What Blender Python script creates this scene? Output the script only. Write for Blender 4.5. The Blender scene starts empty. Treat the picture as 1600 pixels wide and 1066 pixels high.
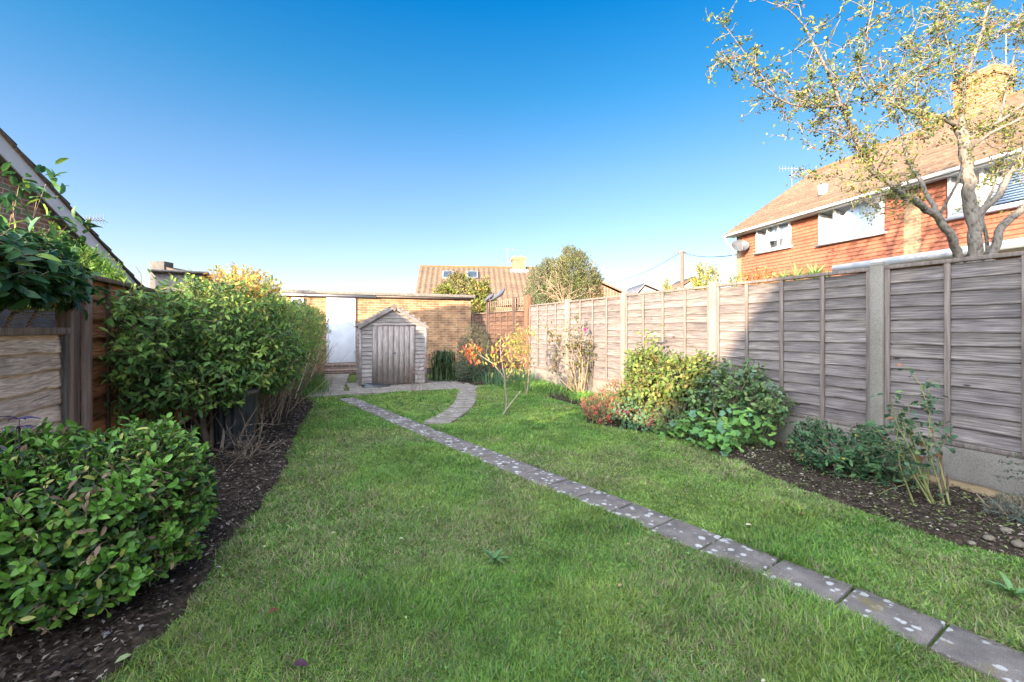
import bpy, math, random
import numpy as np
from mathutils import Vector, Matrix
R = np.random.default_rng(7)
random.seed(7)
sc = bpy.context.scene
COL = sc.collection
# ------------------------------------------------------------------ frame: x across the garden, y along it, z up
EYE = 1.28
YAW = math.radians(22.87)
CY, SY = math.cos(YAW), math.sin(YAW)
F = 711.1
def gpt(X, Z, z=0.0):                      # lateral / depth metres in view -> garden coordinates
    return np.array([X*CY + Z*SY, -X*SY + Z*CY, z])
def at(px, py, Z):
    return gpt((px-800)/F*Z, Z, EYE + (513-py)*Z/F)
def gr(px, py, z=0.0):
    Z = F*(EYE-z)/(py-513)
    return gpt((px-800)/F*Z, Z, z)
# ------------------------------------------------------------------ helpers
def nrm(v):
    v = np.asarray(v, float)
    return v/np.maximum(np.linalg.norm(v, axis=-1, keepdims=True), 1e-9)
def hsh(ix, iy, s):
    n = (ix*374761393 + iy*668265263 + s*974711) & 0x7fffffff
    n = ((n ^ (n >> 13))*1274126177) & 0x7fffffff
    return ((n ^ (n >> 16)) & 0xffff)/65535.0
def vn(x, y, s=0):
    x = np.asarray(x, float); y = np.asarray(y, float)
    ix = np.floor(x).astype(np.int64); iy = np.floor(y).astype(np.int64)
    fx = x-ix; fy = y-iy
    fx = fx*fx*(3-2*fx); fy = fy*fy*(3-2*fy)
    a = hsh(ix, iy, s); b = hsh(ix+1, iy, s); c = hsh(ix, iy+1, s); d = hsh(ix+1, iy+1, s)
    return (a*(1-fx)+b*fx)*(1-fy) + (c*(1-fx)+d*fx)*fy
def fbm(x, y, s=0, o=3):
    t = 0; a = .5; w = 0
    for k in range(o):
        t = t + a*vn(np.asarray(x)*2**k, np.asarray(y)*2**k, s+k*17); w += a; a *= .5
    return t/w
def inpoly(x, y, poly):
    c = np.zeros(len(x), bool)
    n = len(poly)
    for i in range(n):
        x1, y1 = poly[i][:2]; x2, y2 = poly[(i+1) % n][:2]
        if y1 == y2: continue
        m = ((y1 > y) != (y2 > y)) & (x < (x2-x1)*(y-y1)/(y2-y1)+x1)
        c ^= m
    return c
class Geo:
    def __init__(s): s.V=[]; s.F=[]; s.C=[]; s.T=[]; s.n=0
    def add(s, v, f, col=(1,1,1), tc=None):
        v = np.asarray(v, float).reshape(-1, 3); k = len(v)
        s.V.append(v); s.F.append(np.asarray(f, np.int64)+s.n)
        c = np.asarray(col, float)
        s.C.append(np.broadcast_to(c, (k, 3)) if c.ndim == 1 else c)
        s.T.append(v if tc is None else np.asarray(tc, float)); s.n += k
    def box(s, c, d, col=(1,1,1), rot=0.0, tilt=None):
        v = np.array([[x,y,z] for x in (-.5,.5) for y in (-.5,.5) for z in (-.5,.5)])*np.asarray(d, float)
        if tilt is not None: v = v @ np.array(tilt.to_3x3()).T
        if rot:
            ca, sa = math.cos(rot), math.sin(rot)
            v = v @ np.array([[ca,sa,0],[-sa,ca,0],[0,0,1]])
        s.add(v+np.asarray(c, float), [[0,1,3,2],[4,6,7,5],[0,4,5,1],[2,3,7,6],[0,2,6,4],[1,5,7,3]], col)
    def bb(s, x0, x1, y0, y1, z0, z1, col=(1,1,1)):
        s.box(((x0+x1)/2,(y0+y1)/2,(z0+z1)/2), (x1-x0,y1-y0,z1-z0), col)
    def prism(s, pts, off, col=(1,1,1)):               # planar polygon extruded by off
        p = np.asarray(pts, float); n = len(p); q = p+np.asarray(off, float)
        s.add(np.vstack([p, q]), [[i,(i+1)%n,(i+1)%n+n,i+n] for i in range(n)], col)
        s.add(p, [list(range(n))[::-1]], col); s.add(q, [list(range(n))], col)
    def frame(s, fr, u0, u1, w0, w1, z0, z1, col=(1,1,1)):   # box in a wall frame fr(u,w,z)
        v = [fr(u,w,z) for u in (u0,u1) for w in (w0,w1) for z in (z0,z1)]
        s.add(v, [[0,1,3,2],[4,6,7,5],[0,4,5,1],[2,3,7,6],[0,2,6,4],[1,5,7,3]], col, tc=[[u,z,w] for u in (u0,u1) for w in (w0,w1) for z in (z0,z1)])
    def tube(s, pts, rad, n=6, col=(1,1,1), cap=True):
        p = np.asarray(pts, float); m = len(p)
        r = np.broadcast_to(np.asarray(rad, float), (m,))
        t = np.gradient(p, axis=0); t = nrm(t)
        ref = np.array([0,0,1.]) if abs(t[0][2]) < .9 else np.array([1.,0,0])
        a = nrm(np.cross(t, ref)); b = np.cross(t, a)
        ang = np.arange(n)*2*math.pi/n
        v = p[:,None,:] + r[:,None,None]*(np.cos(ang)[None,:,None]*a[:,None,:] + np.sin(ang)[None,:,None]*b[:,None,:])
        f = [[i*n+j, i*n+(j+1)%n, (i+1)*n+(j+1)%n, (i+1)*n+j] for i in range(m-1) for j in range(n)]
        s.add(v.reshape(-1,3), f, col)
        if cap:
            s.add(v[0], [list(range(n))], col); s.add(v[-1], [list(range(n))[::-1]], col)
    def sticks(s, A, B, r0, r1, col=(1,1,1)):
        A = np.asarray(A, float); B = np.asarray(B, float); n = len(A)
        if n == 0: return
        t = nrm(B-A); ref = np.where(np.abs(t[:,2:3]) < .9, np.array([[0,0,1.]]), np.array([[1.,0,0]]))
        a = nrm(np.cross(t, ref)); b = np.cross(t, a)
        r0 = np.broadcast_to(r0, (n,))[:,None]; r1 = np.broadcast_to(r1, (n,))[:,None]
        vs = []
        for P, r in ((A, r0), (B, r1)):
            for k in range(3):
                an = k*2*math.pi/3
                vs.append(P + r*(math.cos(an)*a+math.sin(an)*b))
        v = np.stack(vs, 1).reshape(-1, 3)
        f = np.array([[0,1,4,3],[1,2,5,4],[2,0,3,5]])[None]+np.arange(n)[:,None,None]*6
        c = np.asarray(col, float)
        if c.ndim == 2: c = np.repeat(c, 6, 0)
        s.add(v, f.reshape(-1, 4), c)
    def inst(s, tmpl, faces, P, D, U, L, W, col):      # many leaf-like pieces: direction D, normal hint U
        P = np.asarray(P, float); n = len(P)
        if n == 0: return
        D = nrm(D); S = nrm(np.cross(D, U)); N = np.cross(S, D)
        L = np.broadcast_to(L, (n,))[:,None,None]; W = np.broadcast_to(W, (n,))[:,None,None]
        T = np.asarray(tmpl, float)
        v = P[:,None,:] + W*T[None,:,0:1]*S[:,None,:] + L*T[None,:,1:2]*D[:,None,:] + L*T[None,:,2:3]*N[:,None,:]
        k = len(T)
        f = np.asarray(faces)[None]+np.arange(n)[:,None,None]*k
        c = np.asarray(col, float)
        if c.ndim == 2: c = np.repeat(c, k, 0)
        s.add(v.reshape(-1,3), f.reshape(-1, f.shape[-1]), c)
    def lap(s, O, A, S, N, rows, h, seg=1, wav=0., roll=0., rp=.17, col=(1,1,1), cv=.12, edge=0., rnd=None, over=1.06):
        # lapped courses: O origin, A along, S up the slope, N out; each row's lower edge stands h proud
        O, A, S, N = [np.asarray(q, float) for q in (O, A, S, N)]
        la, ls = np.linalg.norm(A), np.linalg.norm(S)
        rr = rnd or random
        k = np.linspace(0, 1, seg+1)
        for i in range(rows):
            v0 = i/rows; v1 = min((i+over)/rows, 1.0)
            wv = wav*(fbm(k*la*3.1+i*7.3, k*0+i*3.7, rr.randint(0, 999))-.5)*2/ls if wav else k*0
            rl = roll*np.abs(np.sin(k*la/rp*math.pi/1.0)) if roll else k*0
            hb = h*(1+(.3*(fbm(k*la*2, k*0, i)-.5) if wav else 0))
            bot = O + A*k[:,None] + S*(v0+wv)[:,None] + N*(hb+rl)[:,None]
            lip = O + A*k[:,None] + S*(v0+wv)[:,None] + N*(rl*0+.0005)[:,None] if True else None
            mid = O + A*k[:,None] + S*(v0+wv+.13/rows)[:,None] + N*(hb*.90+rl)[:,None]
            top = O + A*k[:,None] + S*(v1+wv*0)[:,None] + N*(rl+h*.02)[:,None]
            q = rr.uniform(1-cv, 1+cv)
            cc = np.asarray(col)*q
            off = rr.random()*40
            vs = np.vstack([lip, bot, mid, top]); m = seg+1
            tc = np.vstack([np.c_[k*la, np.full(m, v*ls), np.full(m, off)] for v in (v0, v0, v0+.14/rows, v1)])
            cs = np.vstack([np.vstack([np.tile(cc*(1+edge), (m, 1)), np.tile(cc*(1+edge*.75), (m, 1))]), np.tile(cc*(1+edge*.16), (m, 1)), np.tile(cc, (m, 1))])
            f = [[r*m+j, r*m+j+1, (r+1)*m+j+1, (r+1)*m+j] for r in range(3) for j in range(seg)]
            s.add(vs, f, cs, tc)
    def build(s, name, mat, parent=None, bevel=0, smooth=False):
        me = bpy.data.meshes.new(name)
        V = np.vstack(s.V); C = np.vstack(s.C); T = np.vstack(s.T)
        me.vertices.add(len(V)); me.vertices.foreach_set('co', V.astype(np.float32).ravel())
        lv = []; ls = []; lt = []; o = 0
        for f in s.F:
            f = f.reshape(-1, f.shape[-1]); m, k = f.shape
            lv.append(f.ravel()); ls.append(o+np.arange(m)*k); lt.append(np.full(m, k)); o += m*k
        lv = np.concatenate(lv); ls = np.concatenate(ls); lt = np.concatenate(lt)
        me.loops.add(len(lv)); me.loops.foreach_set('vertex_index', lv.astype(np.int32))
        me.polygons.add(len(ls)); me.polygons.foreach_set('loop_start', ls.astype(np.int32)); me.polygons.foreach_set('loop_total', lt.astype(np.int32))
        if smooth: me.polygons.foreach_set('use_smooth', np.ones(len(ls), bool))
        ca = me.color_attributes.new('Col', 'FLOAT_COLOR', 'POINT')
        ca.data.foreach_set('color', np.c_[C, np.ones(len(C))].astype(np.float32).ravel())
        ta = me.attributes.new('tc', 'FLOAT_VECTOR', 'POINT')
        ta.data.foreach_set('vector', T.astype(np.float32).ravel())
        me.update(calc_edges=True); me.validate()
        me.materials.append(mat)
        ob = bpy.data.objects.new(name, me); COL.objects.link(ob)
        if parent is not None: par(ob, parent)
        if bevel:
            b = ob.modifiers.new('bevel', 'BEVEL'); b.width = bevel; b.segments = 2; b.limit_method = 'ANGLE'
            w = me; 
        return ob
WPOS = {}
def wpos(o):
    p = Vector(o.location) if o.parent is None else Vector((0,0,0))
    if o.parent is not None: return wpos(o.parent)
    return p
def par(o, p):
    o.parent = p; o.matrix_parent_inverse = Matrix.Translation(-wpos(p)) if p.parent is None else Matrix.Identity(4)
    if p.parent is not None: o.matrix_parent_inverse = Matrix.Identity(4)
def tag(o, label=None, cat=None, group=None, kind=None):
    if label: o['label'] = label
    if cat: o['category'] = cat
    if group: o['group'] = group
    if kind: o['kind'] = kind
    return o
def thing(name, loc, label, cat, group=None):
    o = bpy.data.objects.new(name, None); COL.objects.link(o); o.location = tuple(float(a) for a in loc); o.empty_display_size = .2
    return tag(o, label, cat, group)
def struct(o, kind='structure'): o['kind'] = kind; return o
# ------------------------------------------------------------------ materials
def mk(name, ramp, sc_=(1,1,1), ns=4, det=6, rough=.8, bump=.2, bd=.01, coord='Object', attr=False, trans=0, spec=.3, second=None, dist=0, streak=None):
    m = bpy.data.materials.new(name); m.use_nodes = True; nt = m.node_tree; nd = nt.nodes; ln = nt.links
    b = nd['Principled BSDF']; b.inputs['Roughness'].default_value = rough; b.inputs['Specular IOR Level'].default_value = spec
    if coord == 'tc':
        a = nd.new('ShaderNodeAttribute'); a.attribute_name = 'tc'; src = a.outputs['Vector']
    else:
        a = nd.new('ShaderNodeTexCoord'); src = a.outputs['Object']
    mp = nd.new('ShaderNodeMapping'); mp.inputs['Scale'].default_value = sc_; ln.new(src, mp.inputs['Vector'])
    no = nd.new('ShaderNodeTexNoise'); no.inputs['Scale'].default_value = ns; no.inputs['Detail'].default_value = det; no.inputs['Distortion'].default_value = dist
    ln.new(mp.outputs[0], no.inputs['Vector'])
    cr = nd.new('ShaderNodeValToRGB'); el = cr.color_ramp.elements
    for i, (p, c) in enumerate(ramp):
        e = el[i] if i < 2 else el.new(p)
        e.position = p; e.color = (*c, 1)
    ln.new(no.outputs['Fac'], cr.inputs['Fac']); out = cr.outputs['Color']
    def mul(x, y):
        mx = nd.new('ShaderNodeMix'); mx.data_type = 'RGBA'; mx.blend_type = 'MULTIPLY'; mx.inputs['Factor'].default_value = 1
        ln.new(x, mx.inputs['A']); ln.new(y, mx.inputs['B']); return mx.outputs['Result']
    if second:
        n2 = nd.new('ShaderNodeTexNoise'); n2.inputs['Scale'].default_value = second[0]; n2.inputs['Detail'].default_value = 4
        ln.new(src, n2.inputs['Vector'])
        c2 = nd.new('ShaderNodeValToRGB'); c2.color_ramp.elements[0].position = .32; c2.color_ramp.elements[1].position = .68
        c2.color_ramp.elements[0].color = (*second[1], 1); c2.color_ramp.elements[1].color = (*second[2], 1)
        ln.new(n2.outputs['Fac'], c2.inputs['Fac']); out = mul(out, c2.outputs['Color'])
    if attr:
        at_ = nd.new('ShaderNodeAttribute'); at_.attribute_name = 'Col'; out = mul(out, at_.outputs['Color'])
    ln.new(out, b.inputs['Base Color'])
    if bump:
        bp = nd.new('ShaderNodeBump'); bp.inputs['Strength'].default_value = bump; bp.inputs['Distance'].default_value = bd
        ln.new(no.outputs['Fac'], bp.inputs['Height']); ln.new(bp.outputs[0], b.inputs['Normal'])
    if trans:
        t = nd.new('ShaderNodeBsdfTranslucent'); ln.new(out, t.inputs['Color'])
        ms = nd.new('ShaderNodeMixShader'); ms.inputs[0].default_value = trans
        ln.new(b.outputs[0], ms.inputs[1]); ln.new(t.outputs[0], ms.inputs[2]); ln.new(ms.outputs[0], nd['Material Output'].inputs[0])
    return m
def brickmat(name, c1, c2, mortar, bw=.225, bh=.075, ms=.01, rough=.85, bump=.5, var=((.75,.75,.75),(1.15,1.15,1.15)), bias=0):
    m = bpy.data.materials.new(name); m.use_nodes = True; nt = m.node_tree; nd = nt.nodes; ln = nt.links
    b = nd['Principled BSDF']; b.inputs['Roughness'].default_value = rough; b.inputs['Specular IOR Level'].default_value = .2
    a = nd.new('ShaderNodeAttribute'); a.attribute_name = 'tc'
    mp = nd.new('ShaderNodeMapping'); ln.new(a.outputs['Vector'], mp.inputs[0])
    br = nd.new('ShaderNodeTexBrick'); br.inputs['Scale'].default_value = 1; br.inputs['Brick Width'].default_value = bw; br.inputs['Row Height'].default_value = bh
    br.inputs['Mortar Size'].default_value = ms; br.inputs['Mortar Smooth'].default_value = .3; br.inputs['Bias'].default_value = bias
    br.inputs['Color1'].default_value = (*c1, 1); br.inputs['Color2'].default_value = (*c2, 1); br.inputs['Mortar'].default_value = (*mortar, 1)
    ln.new(mp.outputs[0], br.inputs['Vector'])
    n2 = nd.new('ShaderNodeTexNoise'); n2.inputs['Scale'].default_value = 3.5; n2.inputs['Detail'].default_value = 8; ln.new(a.outputs['Vector'], n2.inputs['Vector'])
    c2n = nd.new('ShaderNodeValToRGB'); c2n.color_ramp.elements[0].position = .35; c2n.color_ramp.elements[1].position = .65
    c2n.color_ramp.elements[0].color = (*var[0], 1); c2n.color_ramp.elements[1].color = (*var[1], 1); ln.new(n2.outputs['Fac'], c2n.inputs['Fac'])
    mx = nd.new('ShaderNodeMix'); mx.data_type = 'RGBA'; mx.blend_type = 'MULTIPLY'; mx.inputs['Factor'].default_value = 1
    ln.new(br.outputs['Color'], mx.inputs['A']); ln.new(c2n.outputs['Color'], mx.inputs['B']); ln.new(mx.outputs['Result'], b.inputs['Base Color'])
    bp = nd.new('ShaderNodeBump'); bp.invert = True; bp.inputs['Strength'].default_value = bump; bp.inputs['Distance'].default_value = .006
    ln.new(br.outputs['Fac'], bp.inputs['Height']); ln.new(bp.outputs[0], b.inputs['Normal'])
    return m
def slabmat(name, base, dark, lichen=1.0):
    m = mk(name, [(.3, dark), (.7, base)], ns=9, det=12, rough=.95, bump=.6, bd=.006, second=(230, (.62,.62,.62), (1.3,1.3,1.3)))
    nt = m.node_tree; nd = nt.nodes; ln = nt.links; b = nd['Principled BSDF']
    src = [n for n in nd if n.type == 'TEX_COORD'][0].outputs['Object']
    prev = b.inputs['Base Color'].links[0].from_socket
    nz = nd.new('ShaderNodeTexNoise'); nz.inputs['Scale'].default_value = 30; nz.inputs['Detail'].default_value = 8; ln.new(src, nz.inputs['Vector'])
    add = nd.new('ShaderNodeMix'); add.data_type = 'RGBA'; add.inputs['Factor'].default_value = .035; ln.new(src, add.inputs['A']); ln.new(nz.outputs['Color'], add.inputs['B'])
    vo = nd.new('ShaderNodeTexVoronoi'); vo.inputs['Scale'].default_value = 21; ln.new(add.outputs['Result'], vo.inputs['Vector'])
    # only some cells carry a spot, each of its own size
    sep = nd.new('ShaderNodeSeparateColor'); ln.new(vo.outputs['Color'], sep.inputs[0])
    big = nd.new('ShaderNodeTexNoise'); big.inputs['Scale'].default_value = 3.2; big.inputs['Detail'].default_value = 2; ln.new(src, big.inputs['Vector'])
    th = nd.new('ShaderNodeMath'); th.operation = 'MULTIPLY_ADD'; ln.new(sep.outputs[0], th.inputs[0]); th.inputs[1].default_value = .55; th.inputs[2].default_value = -.48
    th2 = nd.new('ShaderNodeMath'); th2.operation = 'MULTIPLY_ADD'; ln.new(big.outputs['Fac'], th2.inputs[0]); th2.inputs[1].default_value = 1.0*lichen; ln.new(th.outputs[0], th2.inputs[2])
    sb = nd.new('ShaderNodeMath'); sb.operation = 'SUBTRACT'; ln.new(th2.outputs[0], sb.inputs[0]); ln.new(vo.outputs['Distance'], sb.inputs[1])
    st = nd.new('ShaderNodeMapRange'); st.inputs['From Min'].default_value = .02; st.inputs['From Max'].default_value = .16; ln.new(sb.outputs[0], st.inputs['Value'])
    mx = nd.new('ShaderNodeMix'); mx.data_type = 'RGBA'; ln.new(st.outputs[0], mx.inputs['Factor']); ln.new(prev, mx.inputs['A']); mx.inputs['B'].default_value = (.30,.285,.265,1)
    n3 = nd.new('ShaderNodeTexNoise'); n3.inputs['Scale'].default_value = 5; n3.inputs['Detail'].default_value = 8; ln.new(src, n3.inputs['Vector'])
    s3 = nd.new('ShaderNodeMapRange'); s3.inputs['From Min'].default_value = .61; s3.inputs['From Max'].default_value = .76; ln.new(n3.outputs['Fac'], s3.inputs['Value'])
    m3 = nd.new('ShaderNodeMix'); m3.data_type = 'RGBA'; ln.new(s3.outputs[0], m3.inputs['Factor']); ln.new(mx.outputs['Result'], m3.inputs['A']); m3.inputs['B'].default_value = (.13,.10,.045,1)
    ln.new(m3.outputs['Result'], b.inputs['Base Color'])
    return m
def glassmat(name, tint=(.9,.95,1)):
    m = bpy.data.materials.new(name); m.use_nodes = True; nt = m.node_tree; nd = nt.nodes; ln = nt.links
    nd.remove(nd['Principled BSDF'])
    t = nd.new('ShaderNodeBsdfTransparent'); t.inputs[0].default_value = (*tint, 1)
    g = nd.new('ShaderNodeBsdfGlossy'); g.inputs['Roughness'].default_value = .02
    fr = nd.new('ShaderNodeFresnel'); fr.inputs[0].default_value = 1.15
    ms = nd.new('ShaderNodeMixShader'); ln.new(fr.outputs[0], ms.inputs[0]); ln.new(t.outputs[0], ms.inputs[1]); ln.new(g.outputs[0], ms.inputs[2])
    ln.new(ms.outputs[0], nd['Material Output'].inputs[0]); return m
LEAF = mk('leaf', [(.3,(.8,.8,.8)), (.7,(1.1,1.1,1.1))], ns=60, rough=.6, bump=0, attr=True, trans=.32, spec=.2)
GLOSS = mk('glossy_leaf', [(.3,(.85,.85,.85)), (.7,(1.1,1.1,1.1))], ns=60, rough=.42, bump=0, attr=True, trans=.25, spec=.3)
GRASS = mk('grass_blade', [(.3,(.85,.85,.85)), (.7,(1.1,1.1,1.1))], ns=8, rough=.55, bump=0, attr=True, trans=.35, spec=.3)
BARK = mk('bark', [(.3,(.045,.035,.028)), (.48,(.13,.11,.09)), (.75,(.155,.135,.115))], sc_=(1,1,.6), ns=26, det=10, rough=.95, bump=1, bd=.03, attr=True)
TWIG = mk('twig', [(.3,(.75,.75,.75)), (.7,(1.2,1.2,1.2))], ns=20, rough=.85, bump=.2, attr=True)
WOODG = mk('weathered_wood', [(.28,(.036,.029,.027)), (.43,(.080,.067,.062)), (.57,(.122,.104,.096)), (.74,(.20,.175,.160))], sc_=(.8,24,1), ns=5.2, det=10, rough=.9, bump=.5, bd=.006, coord='tc', attr=True, second=(3.4,(.80,.79,.83),(1.18,1.15,1.1)), dist=.5)
def knots(m, sx=2.3, sy=7.5, col=(.02,.015,.012), size=.085, prob=.55):
    nt = m.node_tree; nd = nt.nodes; ln = nt.links; b = nd['Principled BSDF']; prev = b.inputs['Base Color'].links[0].from_socket
    a = nd.new('ShaderNodeAttribute'); a.attribute_name = 'tc'; mp = nd.new('ShaderNodeMapping'); mp.inputs['Scale'].default_value = (sx, sy, 1); ln.new(a.outputs['Vector'], mp.inputs[0])
    vo = nd.new('ShaderNodeTexVoronoi'); vo.inputs['Scale'].default_value = 1; ln.new(mp.outputs[0], vo.inputs['Vector'])
    sp = nd.new('ShaderNodeSeparateColor'); ln.new(vo.outputs['Color'], sp.inputs[0])
    r = nd.new('ShaderNodeMath'); r.operation = 'MULTIPLY_ADD'; ln.new(sp.outputs[0], r.inputs[0]); r.inputs[1].default_value = size*2; r.inputs[2].default_value = -size*2*(1-prob)
    d = nd.new('ShaderNodeMath'); d.operation = 'SUBTRACT'; ln.new(r.outputs[0], d.inputs[0]); ln.new(vo.outputs['Distance'], d.inputs[1])
    k = nd.new('ShaderNodeMapRange'); k.inputs['From Min'].default_value = -.02; k.inputs['From Max'].default_value = .02; ln.new(d.outputs[0], k.inputs['Value'])
    mx = nd.new('ShaderNodeMix'); mx.data_type = 'RGBA'; ln.new(k.outputs[0], mx.inputs['Factor']); ln.new(prev, mx.inputs['A']); mx.inputs['B'].default_value = (*col, 1); ln.new(mx.outputs['Result'], b.inputs['Base Color'])
    return m
knots(WOODG)
WOODB = mk('brown_wood', [(.28,(.11,.055,.03)), (.5,(.25,.135,.075)), (.72,(.42,.27,.18))], sc_=(1.2,20,1), ns=3.2, det=10, rough=.85, bump=.5, bd=.006, coord='tc', attr=True, second=(1.6,(.62,.58,.55),(1.25,1.15,1.05)), dist=1.0)
WOODL = mk('left_wood', [(.28,(.20,.15,.12)), (.45,(.38,.30,.245)), (.6,(.52,.43,.36)), (.75,(.68,.60,.52))], sc_=(1.0,12,1), ns=4.5, det=10, rough=.9, bump=.6, bd=.008, coord='tc', attr=True, second=(2.5,(.75,.72,.7),(1.15,1.1,1.05)), dist=1.4)
SHEDW = mk('shed_wood', [(.25,(.12,.10,.09)), (.5,(.225,.195,.178)), (.75,(.35,.32,.295))], sc_=(1,14,1), ns=5, det=10, rough=.9, bump=.4, bd=.005, coord='tc', attr=True, second=(4,(.85,.83,.83),(1.12,1.1,1.1)), dist=.8)
knots(WOODL, col=(.05,.035,.025)); knots(WOODB, col=(.04,.02,.012)); POSTW = mk('post_wood', [(.3,(.085,.064,.055)), (.7,(.18,.145,.125))], sc_=(14,14,1), ns=3, det=9, rough=.9, bump=.5, bd=.006, attr=True)
CONC = mk('concrete', [(.3,(.115,.10,.085)), (.5,(.155,.138,.118)), (.7,(.205,.186,.16))], ns=130, det=5, rough=.95, bump=.35, bd=.004, attr=True, second=(2.5,(.8,.78,.74),(1.1,1.1,1.1)))
SOIL = mk('soil', [(.3,(.014,.010,.007)), (.6,(.046,.033,.023)), (.8,(.10,.075,.055))], ns=26, det=12, rough=1, bump=1, bd=.03, spec=.1)
TURF = mk('turf', [(.3,(.035,.05,.012)), (.55,(.065,.095,.022)), (.75,(.13,.12,.05))], ns=14, det=12, rough=1, bump=.8, bd=.02, spec=.1, second=(1.5,(.7,.75,.7),(1.15,1.1,1.0)))
FIELD = mk('far_ground', [(.3,(.04,.06,.02)), (.7,(.09,.10,.04))], ns=.3, det=8, rough=1, bump=0, spec=.1)
SLAB = slabmat('path_slab', (.15,.125,.11), (.08,.067,.06))
SLABY = slabmat('patio_slab', (.22,.185,.15), (.11,.092,.075), .75)
WHITE = mk('white_paint', [(.3,(.43,.43,.46)), (.7,(.50,.50,.53))], ns=5, rough=.5, bump=.05, second=(1.4,(.93,.92,.9),(1,1,1)), attr=True)
UPVC = mk('window_plastic', [(.3,(.78,.78,.78)), (.7,(.82,.82,.82))], ns=3, rough=.35, bump=0)
DARK = mk('dark_interior', [(.3,(.008,.008,.009)), (.7,(.02,.02,.022))], ns=6, rough=.8, bump=0)
GLASS = glassmat('window_glass')
BLIND = mk('pane_backing', [(.3,(.66,.66,.68)), (.7,(.74,.74,.76))], ns=2, rough=.8, bump=0)
PANE = mk('dark_pane', [(.3,(.02,.03,.045)), (.7,(.035,.05,.07))], ns=3, rough=.25, bump=0, spec=.5)
DISHD = mk('grey_dish', [(.3,(.045,.045,.05)), (.7,(.07,.07,.075))], ns=6, rough=.5, bump=0)
LOUVRE = mk('louvre', [(.3,(.40,.46,.56)), (.7,(.5,.56,.66))], ns=3, rough=.6, bump=0)
METAL = mk('aerial_metal', [(.3,(.13,.13,.14)), (.7,(.2,.2,.21))], ns=20, rough=.35, bump=0)
DISH = mk('dish_paint', [(.3,(.12,.12,.125)), (.7,(.17,.17,.175))], ns=6, rough=.45, bump=0)
BLACK = mk('black_plastic', [(.3,(.012,.013,.016)), (.7,(.028,.03,.035))], ns=8, rough=.42, bump=.1, spec=.5, second=(9,(.8,.8,.8),(1.5,1.5,1.5)))
FELT = mk('roof_felt', [(.3,(.10,.09,.08)), (.6,(.19,.165,.14)), (.8,(.29,.26,.22))], ns=18, det=10, rough=.95, bump=.5, bd=.01)
BRICKG = brickmat('garage_brick', (.36,.185,.085), (.20,.10,.05), (.30,.24,.18), ms=.009, var=((.7,.68,.66),(1.2,1.2,1.15)))
BRICKL = brickmat('left_brick', (.24,.145,.105), (.17,.105,.08), (.36,.31,.26), ms=.010, var=((.7,.75,.8),(1.3,1.15,1.05)))
BRICKY = brickmat('pier_brick', (.26,.165,.09), (.20,.115,.06), (.24,.20,.15), ms=.009)
BRICKR = brickmat('red_brick', (.25,.09,.045), (.18,.065,.035), (.24,.19,.15), ms=.009)
CHIMB = brickmat('chimney_brick', (.32,.12,.05), (.25,.09,.04), (.28,.2,.15), ms=.009)
STEPB = brickmat('step_brick', (.14,.08,.06), (.10,.06,.045), (.2,.17,.14), ms=.012)
HUNG = mk('hung_tile', [(.3,(.20,.066,.038)), (.7,(.28,.105,.062))], ns=9, det=6, rough=.8, bump=.2, coord='tc', attr=True, second=(1.6,(.85,.82,.8),(1.08,1.08,1.05)))
RTILE = mk('roof_tile', [(.3,(.095,.062,.044)), (.55,(.15,.10,.068)), (.8,(.21,.16,.115))], ns=11, det=8, rough=.85, bump=.3, coord='tc', attr=True, second=(1.1,(.8,.78,.75),(1.15,1.1,1.0)))
PTILE = mk('pantile', [(.3,(.075,.048,.034)), (.6,(.125,.085,.06)), (.8,(.19,.15,.11))], ns=13, det=8, rough=.85, bump=.2, coord='tc', attr=True, second=(.8,(.8,.78,.72),(1.15,1.1,1.0)))
DTILE = mk('dark_tile', [(.3,(.055,.042,.036)), (.6,(.10,.075,.06)), (.8,(.16,.12,.09))], ns=14, det=8, rough=.9, bump=.4, coord='tc', attr=True)
SLATE = mk('slate', [(.3,(.09,.085,.09)), (.7,(.16,.155,.16))], ns=3, det=6, rough=.7, bump=.1)
RENDER = mk('wall_render', [(.3,(.12,.11,.10)), (.7,(.19,.175,.16))], ns=8, det=8, rough=.95, bump=.3, second=(2,(.85,.85,.85),(1.1,1.1,1.1)))
GREYR = mk('grey_render', [(.3,(.06,.055,.05)), (.7,(.09,.083,.075))], ns=8, det=8, rough=.95, bump=.2)
FEATHER = mk('feather', [(.3,(.85,.85,.85)), (.7,(1.15,1.15,1.15))], ns=30, rough=.8, bump=.1, attr=True)
# ------------------------------------------------------------------ leaf shapes and bushes
L5 = [(0,0,0),(-.5,.42,.1),(0,.47,0),(.5,.42,.1),(0,1,-.08)]; L5F = [(0,3,2),(0,2,1),(2,3,4),(1,2,4)]
L8 = [(0,0,0),(-.40,.22,.06),(0,.25,0),(.40,.22,.06),(-.46,.58,.04),(0,.6,-.02),(.46,.58,.04),(0,1,-.16),(-.27,.84,-.05),(.27,.84,-.05)]
L8F = [(0,3,2,2),(0,2,1,1),(1,2,5,4),(2,3,6,5),(4,5,7,8),(5,6,9,7)]
def lobed(n=15, lob=5):
    t = [(0,.5,-.04)]
    for i in range(n):
        a = 2*math.pi*i/n
        r = .5*(.86+.14*math.cos(lob*a)) * (1-.55*max(0, -math.cos(a))**6)
        t.append((math.sin(a)*r, .5+math.cos(a)*r, .05*math.cos(3*a)+.05))
    return t, [(0, 1+i, 1+(i+1) % n) for i in range(n)]
LB, LBF = lobed()
def fix(F_):   # quads given with repeated index -> split into tri list + quad list
    return [f for f in F_ if len(set(f)) == 3], [f for f in F_ if len(set(f)) == 4]
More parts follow.
